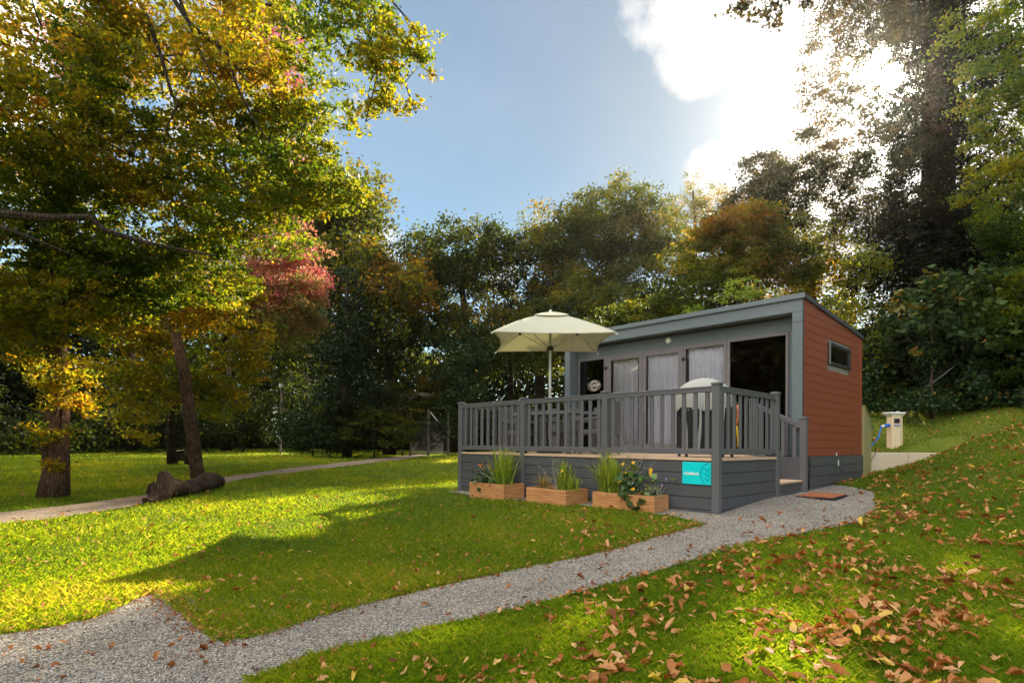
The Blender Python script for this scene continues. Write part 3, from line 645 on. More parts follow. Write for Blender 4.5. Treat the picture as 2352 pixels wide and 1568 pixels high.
ox = (bx, yb_-.003, bz); U_, V_, T_ = (1, 0, 0), (0, 0, 1), (0, -.003, 0)
arc = lambda a0, a1, rx, rz, cx=0, cz=0, n=18: [(cx+rx*math.cos(R(a0+(a1-a0)*i/n)), cz+rz*math.sin(R(a0+(a1-a0)*i/n))) for i in range(n+1)]
stroke(arc(0, 150, .105, .118), .016, ox, U_, V_, T_, 'emblem', M_BW, bd)
stroke(arc(-150, -25, .105, .118, n=16), .016, ox, U_, V_, T_, 'emblem', M_BW, bd)
stroke([(-.095, .062), (-.125, .04), (-.14, .018), (-.13, .0), (-.10, -.008), (-.075, -.018), (-.066, -.034), (-.075, -.052), (-.092, -.06)], .013, ox, U_, V_, T_, 'emblem', M_BW, bd)
stroke([(.105, .004), (.108, -.03)], .016, ox, U_, V_, T_, 'emblem', M_BW, bd)
stroke(arc(0, 360, .213, .146, n=48), .006, ox, U_, V_, T_, 'rim', M_TWIG, bd)
def text(s, size, loc, xdir, zdir, depth, m, name, par, bold=0.0, align='CENTER'):
    cu = bpy.data.curves.new('txt', 'FONT'); cu.body = s; cu.size = size; cu.extrude = depth/2; cu.offset = bold; cu.align_x = align; cu.align_y = 'CENTER'
    o = bpy.data.objects.new('txt', cu); COL.objects.link(o)
    me = bpy.data.meshes.new_from_object(o.evaluated_get(bpy.context.evaluated_depsgraph_get())); bpy.data.objects.remove(o)
    x = Vector(xdir); z = Vector(zdir); y = x.cross(z)*-1
    Mx = Matrix(((x.x, z.x, -y.x if False else x.cross(z).x, loc[0]), (x.y, z.y, x.cross(z).y, loc[1]), (x.z, z.z, x.cross(z).z, loc[2]), (0, 0, 0, 1)))
    me.transform(Mx); me.materials.clear(); return link(name, me, m, par)
text('POD', .062, (bx+.012, yb_-.0045, bz+.002), U_, V_, .003, M_BW, 'lettering', bd, .0018)
text('4', .10, (bx+.148, yb_-.0045, bz+.02), U_, V_, .003, M_BW, 'lettering', bd, .003)
# wall light, a clear bulkhead dome
M_DOME = mat('lamp_glass', (.75, .75, .65, 1), .08, .8, var=.02)
lm = MB(); lm.tube([(-3.09, YF+.004, 3.50), (-3.09, YF-.02, 3.50)], .075, 24); lo = lm.build('wall_light', M_METAL, cab)
dm = MB()
for k_ in range(6):
    pass
prof = [(.066*math.cos(R(a)), .05*math.sin(R(a))) for a in range(0, 91, 15)]
vs = [(-3.09+r_*math.cos(2*math.pi*j/20), YF-.02-h_, 3.50+r_*math.sin(2*math.pi*j/20)) for r_, h_ in prof for j in range(20)]
dm.add(vs, [(i*20+j, i*20+(j+1) % 20, i*20+20+(j+1) % 20, i*20+20+j) for i in range(6) for j in range(20)]); dm.build('glass_dome', M_DOME, lo, True)
# red clad side wall with lapped boards, sloping top; other walls, floor, back
def roofz(y): return ZC+(ZBK-ZC)*(y-YP)/(YB-YP)
sw = (4.72, 6.14, 2.76, 3.215)                              # side window
def clad_side(x, sgn):
    b = MB(); z = DZ+.0; k = 0
    while z < ZC:
        zt_ = z+.162; o0 = .0 if k % 2 == 0 else .003
        for (ya, yb2) in ((YP, YB-.02),):
            segs = [(ya, yb2)]
            if zt_ > sw[2] and z < sw[3] and sgn > 0: segs = [(ya, sw[0]), (sw[1], yb2)]
            for a, c in segs:
                for k2, n2 in ((0, 12),):
                    n2 = 8; ys = [a+(c-a)*i/n2 for i in range(n2+1)]
                    for p, q in zip(ys[:-1], ys[1:]):
                        tp, tq = min(zt_-.004, roofz(p)), min(zt_-.004, roofz(q))
                        if tp <= z+.01 and tq <= z+.01: continue
                        tp, tq = max(tp, z), max(tq, z)
                        b.add([(x+sgn*(.0), p, z), (x+sgn*.0, q, z), (x-sgn*.005, q, tq), (x-sgn*.005, p, tp)], [(0, 1, 2, 3)])
                        b.add([(x+sgn*(.0), p, z), (x+sgn*.0, q, z), (x-sgn*(.009 if k % 2 == 0 else .006), q, z-.004), (x-sgn*(.009 if k % 2 == 0 else .006), p, z-.004)], [(3, 2, 1, 0)])
        z = zt_; k += 1
    return b
cw = clad_side(XR, 1).build('side_wall', M_RED, cab)
clad_side(XL, -1).build('side_wall', M_RED, cab)
def slab(x0, x1, name, m):
    b = MB(); pr = [(YF+.09, DZ-.05), (YB-.03, DZ-.05), (YB-.03, ZBK-.03), (YF+.09, roofz(YF)-.03)]
    b.prism(pr, (x0, 0, 0), (0, 1, 0), (0, 0, 1), (x1-x0, 0, 0)); return b.build(name, m, cab)
M_INT = mat('interior_lining', (.30, .27, .24, 1), .8, .2)
b = MB(); b.prism([(YF+.09, DZ-.05), (sw[0], DZ-.05), (sw[0], roofz(sw[0])-.03), (YF+.09, roofz(YF)-.03)], (XR-.05, 0, 0), (0, 1, 0), (0, 0, 1), (.03, 0, 0))
b.prism([(sw[1], DZ-.05), (YB-.03, DZ-.05), (YB-.03, ZBK-.03), (sw[1], roofz(sw[1])-.03)], (XR-.05, 0, 0), (0, 1, 0), (0, 0, 1), (.03, 0, 0))
b.box(XR-.05, XR-.02, sw[0], sw[1], DZ-.05, sw[2]); b.box(XR-.05, XR-.02, sw[0], sw[1], sw[3], 3.6)
b.build('lining', M_INT, cab); slab(XL+.02, XL+.05, 'lining', M_INT)
MB().box(XL+.02, XR-.02, YB-.03, YB, DZ-.3, ZBK-.03).build('back_wall', M_RED, cab)
MB().box(XL+.03, XR-.03, YF+.085, YB-.03, DZ-.3, DZ-.01).build('floor', M_INT, cab)
m = MB(); m.prism([(YP-.035, ZC+.002), (YB+.06, ZBK+.002), (YB+.06, ZBK+.075), (YP-.035, ZR)], (XL-.04, 0, 0), (0, 1, 0), (0, 0, 1), (XR-XL+.075, 0, 0)); rf = m.build('roof', M_ROOF, cab)
m = MB(); m.box(XL-.042, XR+.04, YP-.045, YP-.036, ZC-.005, ZR+.004); m.build('edge_trim', M_CABIN, rf)
MB().box(XR-.035, XR+.012, YB-.022, YB+.012, DZ-.02, ZBK-.005).build('corner_trim', M_RED, cab)
m = MB(); m.box(XR-.0115, XR+.006, YP-.003, YP+.012, DZ, ZC-.002); m.build('corner_trim', M_CABIND, cab)
# side window: dark frame, pane ajar
m = MB(); a0, a1, z0_, z1_ = sw
m.box(-.03, .035, a0, a0+.05, z0_, z1_, bev=.005); m.box(-.03, .035, a1-.05, a1, z0_, z1_, bev=.005); m.box(-.03, .035, a0+.05, a1-.05, z1_-.06, z1_, bev=.005); m.box(-.03, .035, a0+.05, a1-.05, z0_, z0_+.06, bev=.005)
sf = m.build('window', M_CABIND, cab); MB().box(-.012, -.006, a0+.05, a1-.05, z0_+.06, z1_-.06).build('pane', M_GLASS, sf)
MB().box(.036, .05, a0-.005, a0+.05, z0_-.01, z1_+.01, bev=.003).build('reveal_trim', M_METAL, sf)
# side skirting with vents and plates
skirt((XR+.004, YP+.33), (XR+.004, YB+.06), (1, 0), DZ-.004, g1(0, 4)-.1, g1(0, 7)-.1, cab, M_SKIRT, bh=.195, th=.03)
MB().box(.036, .042, 5.42, 5.45, .15, DZ-.01).build('joint_cover', M_SKIRT, cab)
for y_, z_, a_, b_ in ((5.29, .70, .03, .06), (5.21, .87, .022, .05)): MB().box(.02 if z_ > .86 else .036, .03 if z_ > .86 else .043, y_-a_, y_+a_, z_-b_, z_+b_, bev=.002).build('service_plate', M_WHITE, cab)
for y_, z_ in ((4.28, .72), (6.26, .71), (6.41, .92)):
    MB().prism(ellipse(.06, .014, 16), (.034 if z_ < .86 else .004, y_, z_), (0, 1, 0), (0, 0, 1), (.012, 0, 0)).build('vent_flap', M_METAL, cab)
# curtains behind the doors and the third window
M_CURT = leafmat('curtain', [(0, lin(240, 242, 252)), (1, lin(250, 250, 255))], trans=.2, tboost=1.0, rough=.8, tint=(1, 1, 1))
def curtain(x0, x1, dark=0):
    nx, nz_ = 110, 6; xs_ = np.linspace(x0, x1, nx); ph = rng.uniform(0, 6)
    dep_ = .035*np.sin(xs_*62+ph+1.5*np.sin(xs_*9+ph))+.022*np.sin(xs_*23+ph*2)
    V = np.array([(xx, YF+.12+dd*(1-.25*k/nz_), DZ+.04+(zt-.10-DZ)*k/nz_) for k in range(nz_+1) for xx, dd in zip(xs_, dep_)])
    I = np.arange(nx*(nz_+1)).reshape(nz_+1, nx); F = np.stack([I[:-1, :-1].ravel(), I[:-1, 1:].ravel(), I[1:, 1:].ravel(), I[1:, :-1].ravel()], 1)
    return npmesh('curtain', V, F, np.full(len(F), .5), M_CURT, cab, True)
curtain(-4.74, -4.0); curtain(-3.70, -2.88); curtain(-2.64, -1.72)
# a sofa and a lamp-lit nothing: dim furniture behind the tinted panes
MB().box(-5.6, -4.4, 5.6, 6.4, DZ, DZ+.45, bev=.05).box(-5.6, -4.4, 6.25, 6.5, DZ+.4, DZ+.85, bev=.05).build('sofa', M_INT, cab)

# ------------------------------------------------------------------ sign on the skirting
M_TEAL = mat('teal_sign', lin(0, 206, 212), .3, .6, var=.03, coat=.3); M_TEALD = mat('teal_dark', lin(0, 158, 172), .35, .5, var=.02)
sg = thing('name_sign', 'teal rectangular sign reading Goldfinch, screwed to the deck skirting by the corner post', 'sign', (-.365, .02, .62))
YS = .012
MB().box(-.605, -.128, YS, YS+.012, .455, .795, bev=.002).build('panel', M_TEAL, sg)
text('Goldfinch', .064, (-.448, YS-.0005, .617), (1, 0, 0), (0, 0, 1), .003, M_BW, 'lettering', sg, .0016)
oo = (-.365, YS-.0001, .625); 
def clipstroke(path, w): return [p for p in path if -.235 < p[0] < .234 and -.166 < p[1] < .166]
cx_, cz_ = .255, -.01
ring = [(cx_+.185*math.cos(R(a)), cz_+.185*math.sin(R(a))) for a in range(92, 270, 4)]; ring = [p for p in ring if p[0] < .232 and -.163 < p[1] < .163]
stroke(ring, .02, oo, (1, 0, 0), (0, 0, 1), (0, -.002, 0), 'emblem', M_TEALD, sg)
for k_, zz in enumerate((.085, .012, -.062)):
    stroke([(.135, zz), (.165, zz-.028), (.19, zz-.05)], .02, oo, (1, 0, 0), (0, 0, 1), (0, -.002, 0), 'emblem', M_TEALD, sg)
    stroke([(.185, zz-.052), (.205, zz-.05), (.205, zz-.02), (.232, zz+.012)], .014, oo, (1, 0, 0), (0, 0, 1), (0, -.002, 0), 'emblem', M_TEALD, sg)
for sx in (-.57, -.162):
    for sz in (.487, .765): MB().tube([(sx, YS+.002, sz), (sx, YS-.005, sz)], .008, 10).build('screw', M_METAL, sg)

# ------------------------------------------------------------------ parasol
C_PAR = leafmat('parasol_cloth', [(0, lin(206, 206, 184)), (1, lin(216, 215, 196))], trans=.32, tboost=1.0, rough=.85, spec=.1, tint=(1, .97, .9))
UC = at(1263, 905, 12.3); ux, uy = float(UC[0]), float(UC[1])
par_ = thing('parasol', 'open square cream parasol on a pale metal pole above the patio table', 'parasol', (ux, uy, DZ))
_cn = [at(1139, 766, 11.15), at(1411, 768, 11.15), at(1366, 811, 13.65), at(1147, 811, 13.65)]
CN = []
half = 1.235; ang0 = math.atan2((_cn[1]-_cn[0])[1], (_cn[1]-_cn[0])[0])
ZE = 3.27; ZA = 3.93
for a_, b_ in ((-1, -1), (1, -1), (1, 1), (-1, 1)):
    x_ = ux+half*(a_*math.cos(ang0)-b_*math.sin(ang0)); y_ = uy+half*(a_*math.sin(ang0)+b_*math.cos(ang0)); CN.append(Vector((x_, y_, ZE)))
AP = Vector((ux, uy, ZA))
def canopy(lo, hi, lift, name, par, nn=18, inward=.09):
    V, F = [], []
    for s in range(4):
        A, B = CN[s], CN[(s+1) % 4]; o = len(V); mid_ = (A+B)/2
        for i in range(nn+1):
            t = lo+(hi-lo)*i/nn
            for j in range(nn+1):
                u_ = j/nn; e = A.lerp(B, u_); bow = 4*u_*(1-u_)
                p = AP.lerp(e, t); tow = (AP-mid_); tow.z = 0
                p = p+tow.normalized()*bow*inward*t*t*1.6; p.z += -.05*bow*t*(1-t)*2+.0*bow*t**3+.055*math.sin(math.pi*t)+lift
                p.z += .006*math.sin(u_*40+s)*math.sin(t*9)
                V.append(tuple(p))
        for i in range(nn):
            for j in range(nn):
                a = o+i*(nn+1)+j; F.append((a, a+1, a+nn+2, a+nn+1))
    o_ = npmesh(name, np.array(V), np.array(F), np.full(len(F), .5), C_PAR, par, True)
    md = o_.modifiers.new('thick', 'SOLIDIFY'); md.thickness = .004
    return o_
cp_ = canopy(.0, 1.0, 0, 'canopy', par_); canopy(.0, .30, .035, 'vent_cap', cp_, 8, .05)
MB().tube([(ux, uy, ZA+.0), (ux, uy, ZA+.07)], .03, 10).build('finial', M_WHITE, par_)
M_POLE = mat('silver_paint', (.66, .65, .62, 1), .35, .5, .2, var=.03)
MB().tube([(ux, uy, DZ), (ux, uy, ZA-.04)], .03, 16).build('pole', M_POLE, par_, True)
ZH = ZE-.11
MB().lathe([(.03, ZH-.05), (.075, ZH-.05), (.08, ZH), (.075, ZH+.04), (.03, ZH+.05)], (ux, uy, 0), 14).build('hub', M_BLACK, par_)
MB().lathe([(.03, ZA-.12), (.06, ZA-.11), (.06, ZA-.05), (.03, ZA-.04)], (ux, uy, 0), 14).build('hub', M_BLACK, par_)
for s in range(4):
    c_ = CN[s]; dirv = Vector((c_.x-ux, c_.y-uy, 0)).normalized(); st = Vector((ux, uy, ZA-.08))+dirv*.05
    pt = [st.lerp(c_, t)+Vector((0, 0, .085*math.sin(math.pi*t)-.03)) for t in (0, .25, .5, .75, 1.0)]
    rb = MB().tube(pt, .013, 6).build('rib', M_POLE, par_); MB().tube([c_+Vector((0, 0, -.035)), c_+Vector((0, 0, -.02))+dirv*.02], .014, 6).build('rib_tip', M_WHITE, rb)
    j_ = st.lerp(c_, .52)+Vector((0, 0, .05)); sb_ = MB().tube([Vector((ux, uy, ZH))+dirv*.08, j_], .011, 6).build('strut', M_POLE, par_)
    MB().box(-.03, .03, -.022, .022, -.03, .03, Matrix.Translation(j_), .006).build('joint', M_BLACK, sb_)
MB().tube([(ux-.05, uy-.06, ZH-.03), (ux-.08, uy-.07, ZH-.16), (ux-.06, uy-.06, ZH-.2), (ux-.04, uy-.05, ZH-.12), (ux-.05, uy-.05, ZH-.02)], .006, 5).build('cord', M_BLACK, par_)
MB().lathe([(.0, DZ+.002), (.27, DZ+.002), (.27, DZ+.05), (.06, DZ+.08), (.05, DZ+.3), (.03, DZ+.32), (.0, DZ+.32)], (ux, uy, 0), 24).build('base', M_CABIND, par_)

# ------------------------------------------------------------------ patio table and rattan chairs
M_RATT = mat('rattan', lin(98, 96, 96), .6, .4, var=.2, vscale=60, bump=.6, bscale=90); M_TAB = mat('slatted_top', lin(120, 120, 122), .5, .4, var=.1)
tcx, tcy, tz = ux+.12, uy+.05, 1.74
tb = thing('patio_table', 'rectangular grey slatted patio table with the parasol pole through it', 'table', (tcx, tcy, DZ))
m = MB(); 
for i in range(9): m.box(tcx-.8, tcx+.8, tcy-.46+i*.104, tcy-.46+i*.104+.09, tz-.02, tz, bev=.003)
m.box(tcx-.82, tcx+.82, tcy-.485, tcy-.465, tz-.05, tz+.002); m.box(tcx-.82, tcx+.82, tcy+.47, tcy+.49, tz-.05, tz+.002); m.box(tcx-.84, tcx-.82, tcy-.485, tcy+.49, tz-.05, tz+.002); m.box(tcx+.82, tcx+.84, tcy-.485, tcy+.49, tz-.05, tz+.002)
m.build('tabletop', M_TAB, tb)
for sx in (-.76, .76):
    for sy in (-.42, .42): MB().box(tcx+sx-.035, tcx+sx+.035, tcy+sy-.035, tcy+sy+.035, DZ, tz-.05, bev=.005).build('leg', M_RATT, tb)
def chair(x, y, rz, label):
    t = thing('rattan_chair', label, 'chair', (x, y, DZ), 'rattan chairs round the patio table'); M0 = Matrix.Translation((x, y, DZ)) @ Matrix.Rotation(rz, 4, 'Z'); s = 1.1
    m = MB(); m.box(-.27*s, .27*s, -.27*s, .27*s, .36*s, .45*s, M0, .02); m.build('seat', M_RATT, t)
    m = MB(); n_ = 8
    for i in range(n_):
        z0__, z1__ = (.45+.5*i/n_)*s, (.45+.5*(i+1)/n_)*s; y0__ = (.23+.10*(i/n_)**1.3)*s; y1__ = (.23+.10*((i+1)/n_)**1.3)*s; w_ = .27*s*(1-.08*(i/n_))
        m.add([M0 @ Vector(p) for p in ((-w_, y0__, z0__), (w_, y0__, z0__), (w_, y1__, z1__), (-w_, y1__, z1__), (-w_, y0__+.035, z0__), (w_, y0__+.035, z0__), (w_, y1__+.035, z1__), (-w_, y1__+.035, z1__))],
              [(0, 1, 2, 3), (7, 6, 5, 4), (0, 3, 7, 4), (1, 5, 6, 2), (3, 2, 6, 7)])
    m.build('backrest', M_RATT, t)
    for sx in (-1, 1):
        m = MB(); m.beam(M0 @ Vector((sx*.285*s, -.25*s, .63*s)), M0 @ Vector((sx*.285*s, .27*s, .66*s)), .05, .05, bev=.008); m.build('armrest', M_RATT, t)
        for sy in (-1, 1):
            m = MB(); m.beam(M0 @ Vector((sx*.27*s, sy*.245*s, (.64 if sy < 0 else .6)*s)), M0 @ Vector((sx*.25*s, sy*.25*s, 0)), .045, .045, up=(0, 1, 0)); m.build('leg', M_RATT, t)
    return t
chair(tcx-1.12, tcy+.05, R(90), 'grey rattan chair at the left end of the patio table, nearest the far railing')
chair(tcx+1.22, tcy-.02, R(-90), 'rattan chair at the right end of the patio table, before the glazed doors')
chair(tcx-.42, tcy+.78, R(4), 'rattan chair on the cabin side of the patio table, left of the parasol pole')
chair(tcx+.40, tcy+.80, R(-3), 'grey rattan chair on the cabin side of the patio table, right of the parasol pole')

# ------------------------------------------------------------------ covered barbecue
M_COVER = mat('grey_cover', lin(160, 160, 154), .75, .3, var=.08, vscale=2, bump=.3, bscale=9)
bc = at(1620, 900, 9.55); qx, qy = float(bc[0]), float(bc[1])
bq = thing('covered_barbecue', 'barbecue under a pale grey fabric cover behind the corner railing', 'barbecue', (qx, qy, DZ))
azl = math.atan2(_rt[1], _rt[0]); Mq = Matrix.Translation((qx, qy, DZ)) @ Matrix.Rotation(azl, 4, 'Z')
V, F = [], []; nr, na = 20, 72
for i in range(nr+1):
    t = i/nr
    if t < .7: r_ = .5*(math.sin(t/.7*math.pi/2)**.95); h_ = 1.345-.30*(t/.7)**1.6
    else: r_ = .5+.02*(t-.7)/.3; h_ = 1.06*(1-(t-.7)/.3)+.80*(t-.7)/.3
    for j in range(na):
        a = 2*math.pi*j/na; f_ = (1+.06*max(0, t-.5)*2*math.sin(a*9+math.sin(a*3)*2)+.03*math.sin(a*4+1))
        cx2 = math.copysign(abs(math.cos(a))**.75, math.cos(a)); cy2 = math.copysign(abs(math.sin(a))**.75, math.sin(a))
        lx, ly = .92*r_*cx2*f_, .62*r_*cy2*f_
        V.append(tuple(Mq @ Vector((lx, ly, h_-.05*min(1, t/.7)*max(0, math.cos(a))+(.03*math.sin(a*9+1)+.02*math.sin(a*4) if i == nr else 0)))))
for i in range(nr):
    for j in range(na): F.append((i*na+j, i*na+(j+1) % na, (i+1)*na+(j+1) % na, (i+1)*na+j))
cv_ = npmesh('cover', np.array(V), np.array(F), None, M_COVER, bq, True)
for k_, (fx, fy, wd_) in enumerate(((-.46, -.28, .05), (-.24, -.33, .06), (.16, -.33, .05), (.44, -.22, .06))):
    m = MB(); vs_ = []
    for i in range(9):
        t = i/8; w_ = wd_*(.5+.7*t); o_ = .05*math.sin(t*2.4+k_)
        for s_ in (-1, 0, 1): vs_.append(Mq @ Vector((fx+s_*w_*.5+o_, fy-.03*t+(.03 if s_ == 0 else 0)*(-1), .86-.80*t)))
    m.add(vs_, [(i*3+j, i*3+j+1, i*3+j+4, i*3+j+3) for i in range(8) for j in range(2)]); m.build('cover_fold', M_COVER, cv_, True)
MB().box(-.42, .42, -.25, .25, .12, .84, Mq, .02).build('cart_body', M_BLACK, bq)
for sx in (-.38, .38):
    for sy in (-.2, .2): MB().box(sx-.02, sx+.02, sy-.02, sy+.02, 0, .12, Mq).build('leg', M_BLACK, bq)
hs = at(1694, 950, 9.25); hp = [(float(hs[0])+.012*math.sin(i*1.1), float(hs[1])+.01*math.cos(i), 1.73-.7*i/8) for i in range(9)]
M_YEL = mat('yellow_hose', lin(236, 190, 20), .4, .5); M_ORG = mat('orange_hose', lin(220, 120, 60), .45, .5)
gh = thing('gas_hose', 'orange and yellow hose hanging beside the covered barbecue', 'hose', hp[-1]); MB().tube(hp[:5], .016, 8).build('hose', M_ORG, gh, True); MB().tube(hp[4:], .018, 8).build('hose', M_YEL, gh, True)
MB().tube([hp[0], (hp[0][0]-.05, hp[0][1]+.05, hp[0][2]+.05), (hp[0][0]-.15, hp[0][1]+.12, hp[0][2]-.02)], .012, 6).build('connector', M_BLACK, gh)

# ------------------------------------------------------------------ doormat
mx_, my_ = .47, 3.0
zm = g1(mx_, my_)+.022
M_MAT = mat('coir_mat', lin(146, 92, 64), .95, .1, var=.25, vscale=30, bump=1.0, bscale=80)
dmt = thing('doormat', 'brown coir doormat with black rubber edge on the gravel below the steps', 'doormat', (mx_, my_, zm))
Mm = Matrix.Translation((mx_, my_, zm)) @ Matrix.Rotation(R(4), 4, 'Z')
MB().box(-.31, .31, -.55, .45, 0, .014, Mm, .004).build('rubber_edge', M_BLACK, dmt)
m = MB()
for i in range(11): m.box(-.28, .28, -.525+i*.087, -.525+i*.087+.074, .0142, .03, Mm, .004)
m.build('bristles', M_MAT, dmt)

# ------------------------------------------------------------------ timber planters
def woodmat():
    m = mat('larch_wood', lin(196, 138, 86), .7, .25, var=.12, vscale=5); t = m.node_tree; p = t.nodes['Principled BSDF']
    co = N(t, 'ShaderNodeTexCoord'); mp = N(t, 'ShaderNodeMapping'); mp.inputs['Scale'].default_value = (1.2, 1.2, 40); L(t, co.outputs['Object'], mp.inputs[0])
    n = N(t, 'ShaderNodeTexNoise', i_Scale=3.0, i_Detail=6.0, i_Distortion=.4); L(t, mp.outputs[0], n.inputs['Vector'])
    r = N(t, 'ShaderNodeValToRGB'); L(t, n.outputs['Fac'], r.inputs[0]); r.color_ramp.elements[0].position = .3; r.color_ramp.elements[1].position = .68
    r.color_ramp.elements[0].color = lin(158, 96, 56); r.color_ramp.elements[1].color = lin(214, 164, 112); L(t, r.outputs[0], p.inputs['Base Color'])
    b = N(t, 'ShaderNodeBump', i_Strength=.4, i_Distance=.004); L(t, n.outputs['Fac'], b.inputs['Height']); L(t, b.outputs[0], p.inputs['Normal']); return m
M_LARCH = woodmat(); M_SOIL = mat('soil', (.035, .022, .015, 1), .95, .1, var=.5, vscale=20, bump=1, bscale=40)
def planter(x0, x1, y0, y1, ztop, label):
    zb = min(g1(x0, y0), g1(x1, y0))-.03; t = thing('timber_planter', label, 'planter', ((x0+x1)/2, (y0+y1)/2, zb), 'ribbed timber planters along the deck skirting')
    def ribbed(a, b, n_):                                  # grooved decking boards on edge
        m = MB(); a, b = Vector(a), Vector(b); h_ = ztop-zb; k = int(h_/.021)
        for i in range(k):
            z = zb+h_*i/k; off_ = Vector(n_)*(.006 if (i % 6) else 0)
            m.box(0, 1, 0, 1, 0, 1, Matrix(((b.x-a.x, -n_[0]*.02 if True else 0, 0, a.x-off_.x*0+n_[0]*0-(0 if i % 6 else n_[0]*.003)), (b.y-a.y, -n_[1]*.02, 0, a.y-(0 if i % 6 else n_[1]*.003)), (0, 0, h_/k-.0035, z), (0, 0, 0, 1))))
        m.add([a-Vector(n_)*.004+Vector((0, 0, zb-a.z)), b-Vector(n_)*.004+Vector((0, 0, zb-b.z)), b-Vector(n_)*.004+Vector((0, 0, ztop-.002-b.z)), a-Vector(n_)*.004+Vector((0, 0, ztop-.002-a.z))], [(0, 1, 2, 3)])
        return m.build('side_board', M_LARCH, t)
    ribbed((x0, y0, 0), (x1, y0, 0), (0, -1, 0)); ribbed((x1, y1, 0), (x1, y0+.021, 0), (1, 0, 0)); ribbed((x0, y0+.021, 0), (x0, y1, 0), (-1, 0, 0)); ribbed((x1-.021, y1, 0), (x0+.021, y1, 0), (0, 1, 0))
    MB().box(x0+.02, x1-.02, y0+.02, y1-.02, zb, ztop-.045).build('soil', M_SOIL, t)
    return ztop-.045
ZPA = planter(-5.12, -4.06, -.62, -.06, .262, 'ribbed timber planter with tall strap leaves, at the far left end of the deck')
ZPB = planter(-3.40, -2.43, -.66, -.06, .264, 'middle ribbed timber planter below the second railing bay')
ZPC = planter(-2.0, -.80, -.47, -.06, .266, 'longest ribbed timber planter with broad trailing leaves, next to the teal sign')
# ------------------------------------------------------------------ planting
M_STRAP = leafmat('strap_leaf', [(0, (.10, .18, .014, 1)), (.55, (.24, .34, .03, 1)), (.9, (.42, .42, .06, 1)), (1, (.55, .34, .12, 1))], trans=.35, rough=.35)
M_BROAD = leafmat('broad_leaf', [(0, (.025, .06, .02, 1)), (.6, (.05, .11, .03, 1)), (1, (.12, .20, .04, 1))], trans=.2, rough=.35, spec=.5)
M_REDG = leafmat('reddish_strap', [(0, (.16, .20, .03, 1)), (.5, (.34, .24, .07, 1)), (1, (.42, .20, .12, 1))], trans=.3)
M_SILV = leafmat('silver_leaf', [(0, (.20, .24, .16, 1)), (1, (.42, .44, .34, 1))], trans=.2, rough=.7)
M_PETY = mat('yellow_petal', (.85, .48, .02, 1), .6, .2, var=.1); M_PETO = mat('orange_petal', (.75, .22, .03, 1), .6, .2, var=.15); M_PETV = mat('violet_petal', (.35, .22, .55, 1), .6, .2)
M_STEM = mat('green_stem', (.10, .15, .03, 1), .6, .3, var=.2); M_DISC = mat('flower_centre', (.07, .03, .01, 1), .8, .1)
def straps(n, c, h, spread, wid, m, par, name='foliage', arch=.5, rr=.06):
    V, F, vv = [], [], []
    for _ in range(n):
        a = random.uniform(0, 6.28); L_ = h*random.uniform(.55, 1.0); sp = spread*random.uniform(.15, 1.0); bx_, by_ = c[0]+random.gauss(0, rr), c[1]+random.gauss(0, rr*.6)
        o = len(V); k = 7; dx_, dy_ = math.cos(a), math.sin(a); dr = arch*random.uniform(.2, 1.3)*sp/spread
        w0 = wid*random.uniform(.6, 1.1)
        for i in range(k+1):
            t = i/k; r_ = sp*t**1.4; z = L_*(t-dr*t**3*.75); w = w0*(1-t**2.2)*(.6+.8*t if t < .5 else 1)
            tx, ty = -dy_, dx_
            V += [(bx_+dx_*r_+tx*w, by_+dy_*r_+ty*w, c[2]+z), (bx_+dx_*r_-tx*w, by_+dy_*r_-ty*w, c[2]+z+.0)]
        for i in range(k): F.append((o+2*i, o+2*i+1, o+2*i+3, o+2*i+2)); vv.append(0)
        q = random.gauss(.45, .22); vv[-k:] = [q+.12*i/k for i in range(k)]
    return npmesh(name, np.array(V), np.array(F), np.array(vv), m, par, True)
def leafclump(n, c, rad, size, m, par, name='foliage', aspect=.8):
    P = rng.normal(size=(n, 3))*np.array(rad)*.5+np.array(c); P[:, 2] = np.maximum(P[:, 2], c[2]-rad[2]*.6)
    V, F, v = leafarrays(P, rng.uniform(.6, 1.2, n)*size, rng.uniform(0, 1, n), aspect, droop=.1, flat=.3)
    return npmesh(name, V, F, v, m, par)
def stems(paths, r, m, par, name='stem'):
    b = MB()
    for p in paths: b.tube(p, [r*(1-.5*i/(len(p)-1)) for i in range(len(p))], 4, cap=False)
    return b.build(name, m, par)
def daisy(c, r, par, mp=None, up=None):
    c = Vector(c); nv = Vector(up or (random.uniform(-.3, .5), -.8, .7)).normalized(); a = nv.orthogonal().normalized(); b = nv.cross(a); m = MB(); k = 10
    for i in range(k):
        t = 2*math.pi*i/k; d = a*math.cos(t)+b*math.sin(t); s = nv.cross(d)*r*.24
        m.add([c+d*r*.15, c+d*r*.65+s-nv*r*.05, c+d*r*random.uniform(.9, 1.1)-nv*r*.2, c+d*r*.65-s-nv*r*.05], [(0, 1, 2, 3)])
    f = m.build('flower', mp or M_PETY, par); MB().lathe([(.0, -.002), (r*.26, 0), (r*.2, r*.22), (0, r*.28)], (0, 0, 0), 8)
    dm_ = MB(); vs_ = []
    for rr_, hh in ((r*.26, 0), (r*.2, r*.2), (.001, r*.26)):
        for j in range(8): t = 2*math.pi*j/8; vs_.append(c+(a*math.cos(t)+b*math.sin(t))*rr_+nv*hh)
    dm_.add(vs_, [(i*8+j, i*8+(j+1) % 8, i*8+8+(j+1) % 8, i*8+8+j) for i in range(2) for j in range(8)]); dm_.build('centre', M_DISC, f); return f
def wisp(base, h, lean, n=6):
    p = [Vector(base)]; d = Vector((lean[0], lean[1], 1)).normalized()
    for i in range(n): d = (d+Vector((random.gauss(0, .22), random.gauss(0, .15), random.gauss(0, .12)))).normalized(); p.append(p[-1]+d*h/n)
    return p
